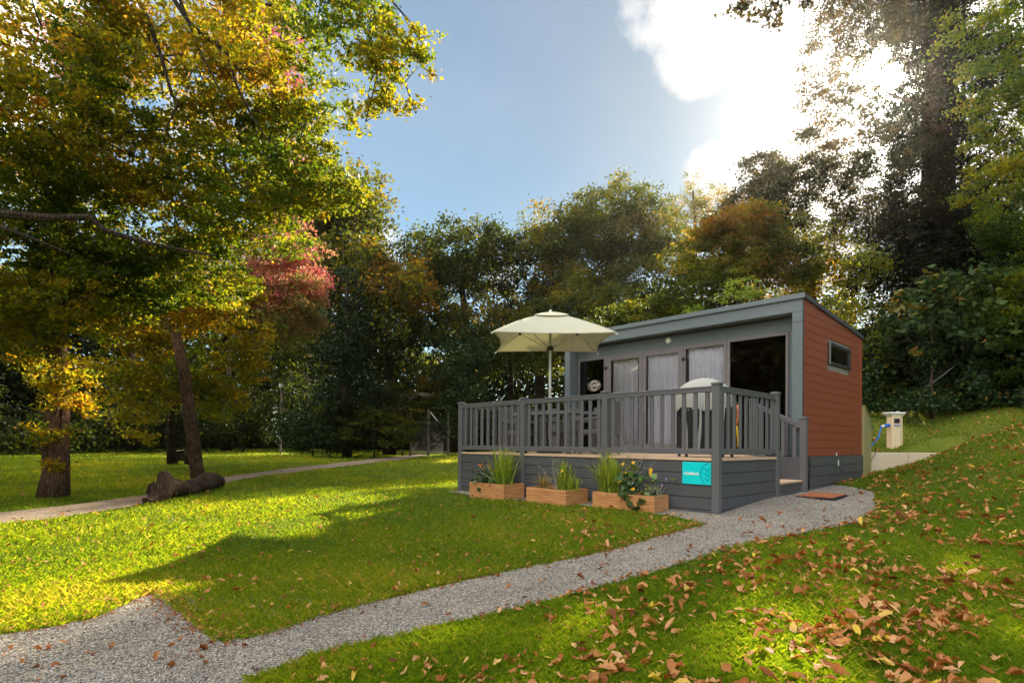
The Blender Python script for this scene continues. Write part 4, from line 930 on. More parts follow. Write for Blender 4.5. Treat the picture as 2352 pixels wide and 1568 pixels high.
# planter A
c = (-4.36, -.36, ZPA); t = thing('strap_leaf_plant', 'tall clump of upright green strap leaves in the far left planter', 'plant', c); straps(130, c, .9, .50, .015, M_STRAP, t, rr=.10, arch=.4)
stems([wisp((c[0]+random.gauss(0, .1), c[1], c[2]), random.uniform(.6, .78), (random.gauss(0, .3), 0)) for _ in range(7)], .003, M_STEM, t)
c = (-4.92, -.34, ZPA); t = thing('orange_flower_plant', 'low plant with small orange flowers on thin stems, in the far left planter', 'plant', c); leafclump(420, (c[0], c[1], c[2]+.14), (.34, .24, .28), .05, M_BROAD, t)
for _ in range(9):
    w = wisp(c, random.uniform(.32, .48), (random.gauss(-.1, .35), random.gauss(0, .2)), 4); st = stems([w], .0025, M_STEM, t); MB().lathe([(.004, -.01), (.016, 0), (.012, .018), (.002, .02)], tuple(w[-1]), 7).build('flower', M_PETO, st)
c = (-4.72, -.40, ZPA); t = thing('broad_leaf_plant', 'dark broad leaved plant trailing over the front of the far left planter', 'plant', c); leafclump(90, (c[0], c[1], c[2]+.06), (.34, .2, .14), .11, M_BROAD, t)
leafclump(5, (-4.78, -.66, ZPA-.08), (.06, .02, .09), .10, M_BROAD, t, 'trailing_foliage')
c = (-4.62, -.36, ZPA); t = thing('silver_twig_plant', 'bare silvery twigs leaning left in the far left planter', 'plant', c); stems([wisp((c[0]+.1, c[1], c[2]), random.uniform(.3, .6), (-.9, random.gauss(0, .2))) for _ in range(6)], .004, M_TWIG, t)
leafclump(60, (c[0]-.1, c[1], c[2]+.15), (.3, .15, .2), .022, M_SILV, t, 'silver_foliage', .3)
# planter B
c = (-3.2, -.42, ZPB); t = thing('reddish_grass_plant', 'small arching reddish green grass at the left of the middle planter', 'plant', c); straps(70, c, .38, .26, .009, M_REDG, t, arch=1.0); stems([wisp(c, random.uniform(.3, .42), (random.gauss(-.1, .25), 0), 4) for _ in range(5)], .004, M_TWIG, t)
c = (-2.93, -.36, ZPB); t = thing('silver_twig_plant', 'silvery upright twiggy plant in the centre of the middle planter', 'plant', c); stems([wisp((c[0]+random.gauss(0, .03), c[1], c[2]), random.uniform(.45, .72), (random.gauss(.02, .12), 0)) for _ in range(10)], .004, M_TWIG, t)
leafclump(420, (c[0], c[1], c[2]+.28), (.14, .12, .42), .028, M_SILV, t, 'silver_foliage', .25)
c = (-2.72, -.38, ZPB); t = thing('yellow_flower_plant', 'green strap leaved plant with a single yellow flower in the middle planter', 'plant', c); straps(60, c, .66, .22, .016, M_STRAP, t, arch=.3); daisy((c[0]+.02, c[1]-.09, c[2]+.36), .035, t)
stems([wisp((c[0]+.1, c[1], c[2]), .55, (random.gauss(.12, .1), 0)) for _ in range(8)], .002, M_STEM, t)
c = (-2.52, -.40, ZPB); t = thing('small_grass_plant', 'small tuft of green and straw grass at the right of the middle planter', 'plant', c); straps(75, c, .42, .28, .009, M_STRAP, t, arch=.9); straps(10, c, .3, .3, .005, M_REDG, t, 'dry_foliage', arch=.9)
# planter C
c = (-1.76, -.28, ZPC); t = thing('strap_leaf_plant', 'large clump of arching strap leaves at the left of the longest planter', 'plant', c); straps(150, c, .92, .60, .015, M_STRAP, t, rr=.09, arch=.6); straps(14, c, .45, .42, .006, M_REDG, t, 'dry_foliage', arch=1.1)
stems([wisp((c[0]+random.gauss(0, .08), c[1], c[2]), random.uniform(.6, .85), (random.gauss(-.15, .3), 0)) for _ in range(7)], .003, M_STEM, t)
c = (-1.5, -.22, ZPC); t = thing('twiggy_yellow_daisy', 'tall pale twiggy plant with yellow daisies against the skirting in the longest planter', 'plant', c)
stems([wisp((c[0]+random.gauss(0, .07), c[1], c[2]), random.uniform(.6, 1.05), (random.gauss(.05, .22), 0), 9) for _ in range(14)], .0045, M_TWIG, t); leafclump(480, (c[0], c[1], c[2]+.25), (.22, .12, .45), .026, M_SILV, t, 'silver_foliage', .25)
for q in ((.02, .52), (.10, .37), (-.04, .22), (.22, .55)): daisy((c[0]+q[0], c[1]-.12, c[2]+q[1]), .032, t)
c = (-1.22, -.34, ZPC); t = thing('broad_leaf_plant', 'dark glossy broad leaved plant trailing over the front of the longest planter', 'plant', c); leafclump(130, (c[0], c[1]-.02, c[2]+.14), (.42, .24, .32), .115, M_BROAD, t, aspect=.85)
for q in ((-1.3, -.51, -.02), (-1.22, -.52, -.10), (-1.12, -.52, -.16), (-1.06, -.52, -.15), (-.98, -.5, -.02), (-1.4, -.5, .02)): leafclump(2, (q[0], q[1], ZPC+q[2]), (.03, .01, .03), .13, M_BROAD, t, 'trailing_foliage', .85)
for q in ((.0, .22), (.05, .14)): daisy((c[0]+q[0], c[1]-.16, c[2]+q[1]), .035, t)
c = (-.98, -.28, ZPC); t = thing('rudbeckia', 'orange yellow daisies standing on stems at the right of the longest planter', 'plant', c)
for q in ((.03, .44), (.02, .38), (.06, .36)): stems([[(c[0]-.02, c[1], c[2]), (c[0]+q[0]*.5, c[1]-.02, c[2]+q[1]*.5), (c[0]+q[0], c[1]-.04, c[2]+q[1])]], .003, M_STEM, t); daisy((c[0]+q[0], c[1]-.06, c[2]+q[1]), .038, t, None, (.1, -.9, .3))
leafclump(50, (c[0], c[1], c[2]+.12), (.15, .12, .2), .05, M_STRAP, t, 'foliage')
c = (-.88, -.3, ZPC); t = thing('lavender', 'grey green lavender with violet flower heads, right end of the longest planter', 'plant', c); straps(90, c, .3, .2, .0035, M_SILV, t, arch=.4)
for q in ((.12, .20), (.19, .30), (.02, .24)): st = stems([[c, (c[0]+q[0]*.6, c[1], c[2]+q[1]*.6), (c[0]+q[0], c[1]-.02, c[2]+q[1])]], .002, M_STEM, t); MB().lathe([(.003, -.02), (.012, 0), (.009, .03), (.002, .035)], (c[0]+q[0], c[1]-.02, c[2]+q[1]), 6).build('flower_head', M_PETV, st)

# ------------------------------------------------------------------ hook-up pedestal, cable, wall, locker
M_CREAM = mat('cream_casing', lin(216, 196, 164), .5, .35, var=.06); M_BLUE = mat('blue_plastic', lin(20, 100, 190), .4, .5)
pb = at(2053, 1033, 15.0); bx_, by_ = float(pb[0]), float(pb[1]); bz_ = g1(bx_, by_)-.05; TOP = float(at(2053, 950, 15.0)[2])
A0 = math.atan2(_rt[1], _rt[0])+R(8); Mb = Matrix.Translation((bx_, by_, 0)) @ Matrix.Rotation(A0, 4, 'Z')
ped = thing('hook_up_pedestal', 'cream electric hook-up post with flared cap and blue plug standing on the grass bank', 'pedestal', (bx_, by_, bz_))
MB().box(-.135, .12, -.1, .1, bz_, TOP-.05, Mb, .008).build('casing', M_CREAM, ped)
MB().box(.14, .172, -.1, .1, bz_, TOP-.05, Mb, .006).build('side_cover', M_CREAM, ped)
m = MB(); v8 = [(-.15, -.1, TOP-.06), (.175, -.1, TOP-.06), (.175, .1, TOP-.06), (-.15, .1, TOP-.06), (-.21, -.15, TOP+.005), (.22, -.15, TOP+.005), (.22, .15, TOP+.005), (-.21, .15, TOP+.005)]
m.add([Mb @ Vector(v_) for v_ in v8], [(3, 2, 1, 0), (4, 5, 6, 7), (0, 1, 5, 4), (1, 2, 6, 5), (2, 3, 7, 6), (3, 0, 4, 7)]); m.box(-.21, .22, -.15, .15, TOP+.006, TOP+.04, Mb, .008); m.box(.1, .13, -.02, .02, TOP+.04, TOP+.07, Mb); m.build('cap', M_WHITE, ped)
sk = MB().box(-.09, .07, -.125, -.1005, TOP-.25, TOP-.13, Mb, .008).build('socket_panel', M_CABIND, ped)
for sx in (-.045, .025): MB().tube([Mb @ Vector((sx, -.1255, TOP-.19)), Mb @ Vector((sx, -.14, TOP-.19))], .028, 12).build('socket', M_BLACK, sk)
MB().box(-.09, .09, -.104, -.1005, TOP-.335, TOP-.305, Mb).build('stripe', M_BLUE, ped); MB().box(-.035, .02, -.104, -.1005, TOP-.39, TOP-.365, Mb).build('sticker', M_YEL, ped)
cb = thing('blue_power_cable', 'blue cable with a blue and white plug running from the pedestal to behind the cabin', 'cable', Mb @ Vector((-.15, 0, TOP-.33)))
s0 = Mb @ Vector((-.151, 0, TOP-.3)); s1 = s0+Vector(_rt)*-.13+Vector((0, 0, -.03)); MB().tube([s0, s1], [.05, .04], 12).build('plug', M_BLUE, cb); MB().tube([s1, s1+Vector(_rt)*-.07+Vector((0, 0, -.015))], .035, 12).build('plug_end', M_WHITE, cb)
e_ = Vector(at(1998, 1027, 14.0)); s2 = s1+Vector(_rt)*-.07; MB().tube([s2, s2.lerp(e_, .12)+Vector((0, 0, -.08)), s2.lerp(e_, .3)+Vector((0, 0, -.16)), s2.lerp(e_, .55)+Vector((0, 0, -.1)), e_, e_+Vector((-.1, .05, -.3))], .017, 8).build('cable', M_BLUE, cb, True)
M_CONC = mat('concrete', lin(196, 182, 160), .9, .2, var=.10, vscale=2.5, bump=.3, bscale=25)
rw = thing('retaining_wall', 'low pale concrete retaining wall of butted slabs holding back the grass bank', 'wall', (.4, 9.1, .4))
WTOP = .905
for s0_, s1_ in ((-1.6, -.02), (-.01, 1.02), (1.03, 2.14)):
    a_ = WA+_wd*s0_; b_ = WA+_wd*s1_; ztop = WTOP
    MB().beam((a_[0], a_[1], ztop/2+.06), (b_[0], b_[1], ztop/2+.06), .13, ztop-.12, bev=.01).build('slab', M_CONC, rw)
M_OLIVE = mat('olive_panel', lin(150, 142, 100), .5, .4, var=.08)
gc = thing('gas_locker', 'olive green gas bottle locker with sloping lid against the back of the cabin', 'locker', (-.3, 7.5, .3))
m = MB(); zb = g1(0, 7.4)-.05; m.prism([(7.10, zb), (7.66, zb), (7.66, 1.62), (7.10, 2.0)], (-.9, 0, 0), (0, 1, 0), (0, 0, 1), (.95, 0, 0)); m.build('body', M_OLIVE, gc)
m = MB(); m.prism([(7.09, 2.005), (7.69, 1.60), (7.69, 1.62), (7.09, 2.025)], (-.92, 0, 0), (0, 1, 0), (0, 0, 1), (.99, 0, 0)); m.build('lid', M_OLIVE, gc)
tp = thing('outside_tap', 'brass outside tap on a pipe beside the olive locker', 'tap', (.09, 7.66, 1.2)); MB().tube([(.052, 7.5, 1.62), (.09, 7.56, 1.6), (.1, 7.66, 1.45), (.1, 7.7, 1.28)], .014, 8).build('pipe', M_METAL, tp)
M_BRASS = mat('brass', (.5, .3, .12, 1), .35, .5, .9); MB().lathe([(.015, 0), (.035, .02), (.04, .07), (.02, .1), (.01, .13)], (.1, 7.7, 1.18), 10).build('valve', M_BRASS, tp)
gcb = thing('grey_cable', 'thin grey cable hanging from behind the locker down to the retaining wall', 'cable', (.1, 7.8, .8)); p0 = at(2012, 1038, 14.1); p1 = at(1999, 1062, 14.0); p2 = at(1992, 1070, 13.9)
MB().tube([p0+np.array([0, 0, .12]), p0, p1, p2, p2+np.array([-.2, 0, .05])], .009, 6).build('cable', M_CABIND, gcb)

# ------------------------------------------------------------------ things at the back of the lawn
M_GALV = mat('galvanised', (.20, .20, .20, 1), .5, .4, .5, var=.2); M_RUST = mat('weathered_post', (.16, .14, .11, 1), .8, .2, var=.3)
def mesh_panel(a, b, z0, z1, st, r, m, par, diag=True):
    bm_ = MB(); a, b = Vector(a), Vector(b); l = (b-a).length; u = (b-a)/l; k = int(l/st)
    for i in range(-int((z1-z0)/st), k+1) if diag else range(k+1):
        if diag:
            for sg_ in (0, 1):
                t0_, t1_ = i*st, i*st+(z1-z0); q0, q1 = max(0, t0_), min(l, t1_)
                if q1 <= q0: continue
                za, zb2 = z0+(q0-t0_), z0+(q1-t0_)
                if sg_: za, zb2 = z0+z1-za, z0+z1-zb2
                bm_.tube([a+u*q0+Vector((0, 0, za)), a+u*q1+Vector((0, 0, zb2))], r, 3, cap=False)
        else: bm_.tube([a+u*i*st+Vector((0, 0, z0)), a+u*i*st+Vector((0, 0, z1))], r, 3, cap=False)
    return bm_.build('mesh', m, par)
def gp(px, d): p = at(px, 1020, d); return float(p[0]), float(p[1])
DG = 29.0
x0, y0 = gp(943, DG); x1, y1 = gp(984, DG); x2, y2 = gp(1030, DG)
zz = g1(x1, y1); gt = thing('mesh_gate', 'tall wire mesh double gate with a weathered middle post at the end of the footpath', 'gate', (x1, y1, zz))
for (x_, y_, h_) in ((x0, y0, 2.25), (x1, y1, 2.4), (x2, y2, 2.25)): MB().box(x_-.05, x_+.05, y_-.05, y_+.05, zz-.1, zz+h_, bev=.01).build('post', M_RUST, gt)
for a_, b_ in (((x0, y0), (x1, y1)), ((x1, y1), (x2, y2))):
    m = MB(); m.beam((a_[0], a_[1], zz+1.72), (b_[0], b_[1], zz+1.72), .045, .045); m.beam((a_[0], a_[1], zz+.12), (b_[0], b_[1], zz+.12), .045, .045); f_ = m.build('gate_leaf', M_GALV, gt); mesh_panel((a_[0], a_[1], 0), (b_[0], b_[1], 0), zz+.14, zz+1.7, .09, .004, M_GALV, f_)
MB().beam((x1+.1, y1+.05, zz+2.25), (x1+.45, y1+.3, zz+1.74), .05, .04).build('brace', M_WHITE, gt)
m = MB()
for i in range(26): z = zz+.1+i*.085; w_ = random.uniform(.1, .22); m.beam((x1-w_*_rt[0], y1-w_*_rt[1]-.06, z), (x1+w_*_rt[0], y1+w_*_rt[1]-.06, z+random.uniform(-.02, .02)), .012, .012)
m.build('barbed_spikes', M_RUST, gt)
x_, y_ = gp(645, 32); z_ = g1(x_, y_); HP = float(at(645, 889, 32)[2])
cp = thing('camera_pole', 'slim dark pole with cameras and a pale cabinet standing before the dark trees', 'pole', (x_, y_, z_))
MB().tube([(x_, y_, z_-.1), (x_, y_, HP)], [.055, .045], 10).build('pole', M_RUST, cp); MB().box(x_-.13, x_+.07, y_-.1, y_+.1, HP-.02, HP+.2, bev=.02).build('top_box', M_WHITE, cp)
MB().box(x_-.16, x_+.18, y_-.22, y_-.06, z_+.85, z_+1.28, bev=.01).build('cabinet', M_WHITE, cp)
for dz_, k_ in ((-1.15, 0), (-1.42, 0), (-1.8, 1)):
    cc = Vector((x_-.16, y_-.16, HP+dz_)); ca_ = MB().tube([cc, cc+Vector((-.05-.12*k_, -.22, -.08))], [.09, .075], 10).build('camera', M_WHITE if k_ else M_METAL, cp); MB().tube([(x_, y_, HP+dz_+.06), cc], .02, 6).build('bracket', M_RUST, ca_)
x_, y_ = gp(408, 21); z_ = g1(x_, y_)
st_ = thing('tree_stump', 'short sawn log section standing on the shaded lawn left of the leaning trunk', 'stump', (x_, y_, z_)); Ms = Matrix.Translation((x_, y_, z_)) @ Matrix.Rotation(R(6), 4, 'X')
prof = []; V_ = []
for k_, (r_, h_) in enumerate(((.29, -.03), (.27, .1), (.26, .3), (.27, .44))): V_ += [Ms @ Vector(((r_+.02*math.sin(j*1.9+k_))*math.cos(j*math.pi/8), (r_+.02*math.sin(j*2.3))*math.sin(j*math.pi/8), h_)) for j in range(16)]
MB().add(V_, [(i*16+j, i*16+(j+1) % 16, i*16+16+(j+1) % 16, i*16+16+j) for i in range(3) for j in range(16)]).build('bark', M_BARK, st_); MB().add([v_ for v_ in V_[48:]], [tuple(range(16))]).build('sawn_face', M_TWIG, st_)
# collapsed fence in the ivy on the right
a_ = at(2035, 822, 18.2); b_ = at(2268, 783, 17.9); c_ = at(2130, 888, 17.2)
ff = thing('collapsed_fence', 'sagging chain link fence with pale steel rails half buried in ivy on the right bank', 'fence', tuple(c_))
MB().tube([a_, (a_+b_)/2+np.array([0, 0, -.03]), b_], .018, 8).build('rail', M_GALV, ff); MB().tube([b_+np.array([.0, 0, .08]), (b_+c_)/2, c_], .02, 8).build('rail', M_GALV, ff)
m = MB(); A_, B_, C_ = Vector(a_), Vector(b_), Vector(c_)
for i in range(1, 40):
    t_ = i/40; m.tube([A_.lerp(B_, t_), A_.lerp(C_, t_)], .0013, 3, cap=False)
for i in range(1, 26):
    t_ = i/26; m.tube([B_.lerp(A_, t_*.96), C_.lerp(A_, t_*.9)+Vector((0, 0, .0))], .0013, 3, cap=False)
m.build('chain_link', M_RUST, ff)

# ------------------------------------------------------------------ fallen log and leaning bare trunk
def hitw(px, py): return Vector(hit(px, py))
q0 = hitw(335, 1158); q1 = hitw(498, 1118)
lg = thing('fallen_log', 'thick rotting log lying on the lawn at the foot of the leaning trunk', 'log', q1)
pts = [q0.lerp(q1, t_) for t_ in (0, .15, .3, .5, .7, .85, 1.0)]; rr_ = [k_*float(np.dot(np.array(q1)-CAM, FW))/FPX for k_ in (7, 13, 18, 16, 17, 20, 17)]
for i, p_ in enumerate(pts): p_.z = g1(p_.x, p_.y)+rr_[i]*.62+(.0, .02, .10, .0, .02, .06, .02)[i]
pp_, rq_ = [], []
for i in range(len(pts)-1):
    for s_ in np.linspace(0, 1, 7)[:-1]: pp_.append(pts[i].lerp(pts[i+1], s_)); rq_.append((rr_[i]+(rr_[i+1]-rr_[i])*s_)*(1+.04*math.sin(i*6+s_*9)))
pp_.append(pts[-1]); rq_.append(rr_[-1])
m = MB(); m.tube(pp_, rq_, 30); m.v = [tuple(Vector(v_)+Vector((mnoise.noise(Vector(v_)*9), mnoise.noise(Vector(v_)*9+Vector((9, 0, 0))), mnoise.noise(Vector(v_)*9+Vector((0, 9, 0)))))*.03) for v_ in m.v]; m.v = [tuple(Vector(v_)+Vector((mnoise.noise(Vector(v_)*3.1), mnoise.noise(Vector(v_)*3.1+Vector((9, 0, 0))), mnoise.noise(Vector(v_)*3.1+Vector((0, 9, 0)))))*.05) for v_ in m.v]; m.build('log', M_DEADW, lg)
for k_, (t_, o_, l_) in enumerate(((.28, (-.12, -.1, .30), 1), (.12, (-.35, .05, .02), 1))):
    p_ = q0.lerp(q1, t_); p_.z = g1(p_.x, p_.y)+.22; MB().tube([p_, p_+Vector(o_)*.6, p_+Vector(o_)], [.17, .14, .09], 11).build('branch_stub', M_DEADW, lg)
bs = hitw(455, 1100); tpv = Vector(at(404, 764, float(np.dot(np.array(bs)-CAM, FW))-.3))
ll = thing('leaning_trunk', 'bare leaning trunk with a slanted sawn top rising from the fallen log', 'tree', bs)
pts = [bs+Vector((0, 0, -.2)), bs.lerp(tpv, .05), bs.lerp(tpv, .35)+Vector(_rt)*.03, bs.lerp(tpv, .7)+Vector(_rt)*.06, tpv]; dl = float(np.dot(np.array(bs)-CAM, FW))/FPX; m = MB(); m.tube(pts, [17*dl, 15*dl, 14*dl, 12.5*dl, 10*dl], 14); m.build('trunk', M_BARKR, ll, True)

# ------------------------------------------------------------------ trees
def px2m(p, d): return p*d/FPX
def curve(a, b, sag=.1, n=6, wob=.05):
    a, b = Vector(a), Vector(b); L_ = (b-a).length; o = Vector((random.gauss(0, 1), random.gauss(0, 1), random.gauss(0, .5)))*wob*L_; o2 = Vector((random.gauss(0, 1), random.gauss(0, 1), random.gauss(0, .5)))*wob*L_*.5
    return [a.lerp(b, t)+Vector((0, 0, sag*L_*math.sin(math.pi*t)))+o*math.sin(math.pi*t)+o2*math.sin(2*math.pi*t) for t in [i/n for i in range(n+1)]]
def make_tree(name, label, cat, base, trunk, trad, blobs, lm, lsize, dens, limbs=(), bark=None, clump=.45, twigs=True, aspect=.6, vmean=.5, vsd=.18, group=None, trunk_n=10, shell=.55, droop=.25, mult=3.6, gaps=()):
    """trunk: list of points; limbs: surveyed (points, radius); blobs: (centre, (rx, ry, rz), count scale, colour mean). Limbs fork toward every blob, twigs toward the leaf clumps"""
    bark = bark or M_BARK
    t = thing(name, label, cat, base, group)
    m = MB(); k = len(trunk); tr_ = [trad*(1.35 if i == 0 else 1-.6*i/(k-1)) for i in range(k)]
    m.tube(trunk, tr_, trunk_n)
    m.v = [tuple(Vector(v_)+Vector((mnoise.noise(Vector(v_)*2.3), mnoise.noise(Vector(v_)*2.3+Vector((7, 0, 0))), 0))*trad*.35) for v_ in m.v]
    m.build('trunk', bark, t, True)
    nodes = []
    for i in range(1, k):
        a, b_ = Vector(trunk[i-1]), Vector(trunk[i])
        for s in (.25, .5, .75, 1): nodes.append((a.lerp(b_, s), tr_[i]))
    nodes = [q for q in nodes if q[0].z > base[2]+(trunk[-1][2]-base[2])*.22] or nodes
    lb = MB(); PT, PV, PS = [], [], []
    for pts, r in limbs:
        kk_ = len(pts); rr2 = [max(.012, r*(1-.8*i/(kk_-1))) for i in range(kk_)]; lb.tube(pts, rr2, 7, cap=False)
        for i in range(1, kk_):
            for s in (.5, 1): nodes.append((Vector(pts[i-1]).lerp(Vector(pts[i]), s), rr2[i]))
    axis = Vector(trunk[min(k-1, k//2+1)])
    for b in sorted(blobs, key=lambda b: (Vector(b[0])-axis).length):
        c, r = Vector(b[0]), b[1]; cs = b[2] if len(b) > 2 else 1; vm = b[3] if len(b) > 3 else vmean
        a, ra = min(nodes, key=lambda q: (q[0]-c).length+max(0, q[0].z-c.z+.2)*1.2-q[1]*3)
        L_ = (a-c).length; vol = (r[0]*r[1]*r[2])**(1/3); loc_nodes = [c]
        if L_ > .25:
            n_ = max(4, min(9, int(L_/.5))); cv = curve(a, c, .04, n_, .06)
            for i in range(1, n_): cv[i] = cv[i]+Vector((random.gauss(0, 1), random.gauss(0, 1), random.gauss(0, 1)))*L_*.022
            r0 = min(ra*.62, .013*L_+.012); rr2 = [r0*(1-.7*i/n_) for i in range(n_+1)]; lb.tube(cv, rr2, 5, cap=False)
            for i in range(1, n_+1): nodes.append((cv[i], rr2[i]))
            loc_nodes = cv[n_//2:]
        cl_ = clump*(.75 if vol < 1.2*clump/.3 *.5 else 1); nc = max(4, int(dens*cs*mult*(r[0]*r[2]+r[0]*r[1]+r[1]*r[2])/(3*clump*clump)*1.5))
        u = unit(rng.normal(size=(nc, 3))); rad = .2+.8*rng.uniform(0, 1, nc)**(1-shell)
        Pc = np.array(c)+u*rad[:, None]*np.array(r)
        Pc += np.stack([[mnoise.noise(Vector(p_)*(.9/max(vol, .3))+Vector((s_, 0, 0))) for p_ in Pc] for s_ in (0, 31, 57)], 1)*vol*(.5 if clump < .5 else .32)
        if twigs and L_ > .25:
            for p_ in Pc[:min(len(Pc), 26 if vol > 1 else 8)]:
                p_ = Vector(p_); s_ = min(loc_nodes, key=lambda q: (q-p_).length); loc_nodes = loc_nodes+[s_.lerp(p_, .5), s_.lerp(p_, .8)]
                lb.tube(curve(s_, p_, .03, 3, .1), [.012*vol**.5+.004, .008*vol**.5+.003, .006, .003], 3, cap=False)
        nl = rng.poisson(14*cl_*cl_/(lsize*lsize)*.26, nc)+4
        hue = np.array([mnoise.noise(Vector(p_)*.5+Vector((3, 3, 3))) for p_ in Pc])*vsd*1.6
        N_ = int(nl.sum()); idx = np.repeat(np.arange(nc), nl); cc = cl_*rng.uniform(.5, 1.1, nc)[idx][:, None]
        PT.append(Pc[idx]+rng.normal(size=(N_, 3))*cc*np.array([[.5, .5, .22 if clump < .5 else .36]])); PV.append(vm+hue[idx]+rng.normal(0, vsd*.5, nc)[idx]+rng.normal(0, vsd*.5, N_)); PS.append(lsize*rng.uniform(.6, 1.3, N_))
    if lb.v: lb.build('branches', bark, t)
    P = np.concatenate(PT); v = np.concatenate(PV); S = np.concatenate(PS)
    for g_, gr_ in gaps:
        kp_ = ((P-np.array(g_))**2).sum(1) > (gr_*(.45+.9*rng.uniform(size=len(P))))**2; P, v, S = P[kp_], v[kp_], S[kp_]
    V, F, v = leafarrays(P, S, v, aspect, droop=droop, flat=.22)
    npmesh('crown', V, F, v, lm, t); make_tree.n += len(P); make_tree.log.append((label[:40], len(P)))
    return t
make_tree.log = []
make_tree.n = 0
# leaf colours: v from dark green through olive and yellow to orange brown
M_OAK = leafmat('oak_leaf', [(0, (.04, .09, .010, 1)), (.3, (.10, .17, .012, 1)), (.5, (.22, .25, .014, 1)), (.72, (.38, .30, .015, 1)), (.9, (.44, .22, .015, 1)), (1, (.28, .10, .012, 1))], trans=.6, tboost=1.7, refl=.42)
M_MAPG = leafmat('maple_green', [(0, (.03, .09, .008, 1)), (.5, (.08, .20, .012, 1)), (.8, (.18, .28, .015, 1)), (1, (.40, .32, .02, 1))], trans=.58, tboost=1.7)
M_PINK = leafmat('pink_leaf', [(0, (.16, .20, .03, 1)), (.35, (.40, .22, .10, 1)), (.7, (.48, .17, .13, 1)), (1, (.50, .10, .13, 1))], trans=.5, tboost=1.3, tint=(1, 1, .9))
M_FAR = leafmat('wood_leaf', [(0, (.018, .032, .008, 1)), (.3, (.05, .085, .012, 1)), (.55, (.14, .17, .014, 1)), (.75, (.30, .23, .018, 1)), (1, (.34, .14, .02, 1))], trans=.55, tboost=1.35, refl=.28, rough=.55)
M_IVY = leafmat('ivy_leaf', [(0, (.010, .022, .008, 1)), (.6, (.025, .05, .016, 1)), (.9, (.06, .10, .02, 1)), (1, (.20, .12, .02, 1))], trans=.25, tboost=1.0, rough=.45, spec=.12)
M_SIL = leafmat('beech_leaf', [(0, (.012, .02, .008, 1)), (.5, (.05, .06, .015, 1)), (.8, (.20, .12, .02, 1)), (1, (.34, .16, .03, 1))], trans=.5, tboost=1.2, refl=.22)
M_LIME = leafmat('lime_leaf', [(0, (.14, .26, .03, 1)), (1, (.32, .42, .06, 1))], trans=.5, tboost=1.5)
def B(px, py, d, rx, ry, dr=None, cs=1, vm=None):
    """a mass of foliage surveyed by bearing, distance and half sizes"""
    c = at(px, py, d); a = px2m(rx, d); b = px2m(ry, d); e = dr or (a+b)*.5
    q = [tuple(c), ((a*abs(_rt[0])+e*abs(_fw[0])), (a*abs(_rt[1])+e*abs(_fw[1])), b), cs]
    if vm is not None: q.append(vm)
    return q
def trunkline(px, pyb, d, pts):
    """base on the ground under px, then points (px, py)"""
    p = at(px, pyb, d); b = (float(p[0]), float(p[1]), g1(p[0], p[1])-.15)
    return b, [b]+[tuple(at(a, c, d)) for a, c in pts]

# 1 big oak on the left with epicormic leaves up its trunk
b, tr = trunkline(125, 1140, 10.8, ((128, 1085), (131, 1000), (133, 900), (130, 780), (140, 640), (150, 480), (170, 300), (200, 120)))
make_tree('oak_tree', 'large oak at the left with a thick ruddy trunk and golden leaves', 'tree', b, tr, .215,
    [B(120, 700, 10.3, 150, 70, .8, 1, .62), B(30, 780, 10.2, 110, 60, .7, .8, .6), B(150, 850, 10.2, 50, 40, .35, .9, .68), B(165, 920, 10.2, 55, 45, .35, 1, .68), B(120, 985, 10.3, 45, 22, .3, .8, .66), B(140, 870, 10.2, 70, 30, .3, .6, .62), B(90, 690, 10.0, 90, 50, .8, .7, .66), B(105, 1020, 10.4, 30, 12, .2, .5, .62), B(140, 1065, 10.5, 20, 10, .15, .4, .6),
     B(100, 560, 11, 170, 90, 1.2, .8, .42), B(260, 600, 11, 130, 90, 1.2, .8, .40), B(80, 420, 11, 150, 90, 1.3, .8, .5)], M_OAK, .085, 1.7, bark=M_BARKR, clump=.30, trunk_n=16)
OAKLIMBS = [([tuple(at(a, c_, 8.4+max(0, a)*.0022+(0.0 if a < 650 else -.9*min(1, (a-650)/150)))) for a, c_ in path], r) for path, r in (([(-390, 500), (-150, 480), (0, 490), (110, 500), (205, 498), (240, 528), (330, 556), (420, 575), (498, 588)], .085), ([(-390, 470), (-150, 490), (0, 520), (80, 550), (160, 582)], .06), ([(-330, 60), (60, -120), (300, -40), (345, 60), (370, 130), (395, 220), (410, 235), (380, 300)], .06), ([(60, -120), (380, -30), (440, 60), (520, 120), (545, 200), (580, 270), (620, 330)], .055), ([(410, -10), (450, 100), (500, 200)], .03), ([(380, -30), (640, 15), (650, 60), (640, 110)], .03), ([(380, -30), (600, -90), (760, -60), (850, -10), (880, 100), (860, 200), (840, 280)], .035), ([(760, -60), (880, -20), (950, 60), (985, 130)], .025), ([(880, 100), (930, 190), (955, 260)], .012))]
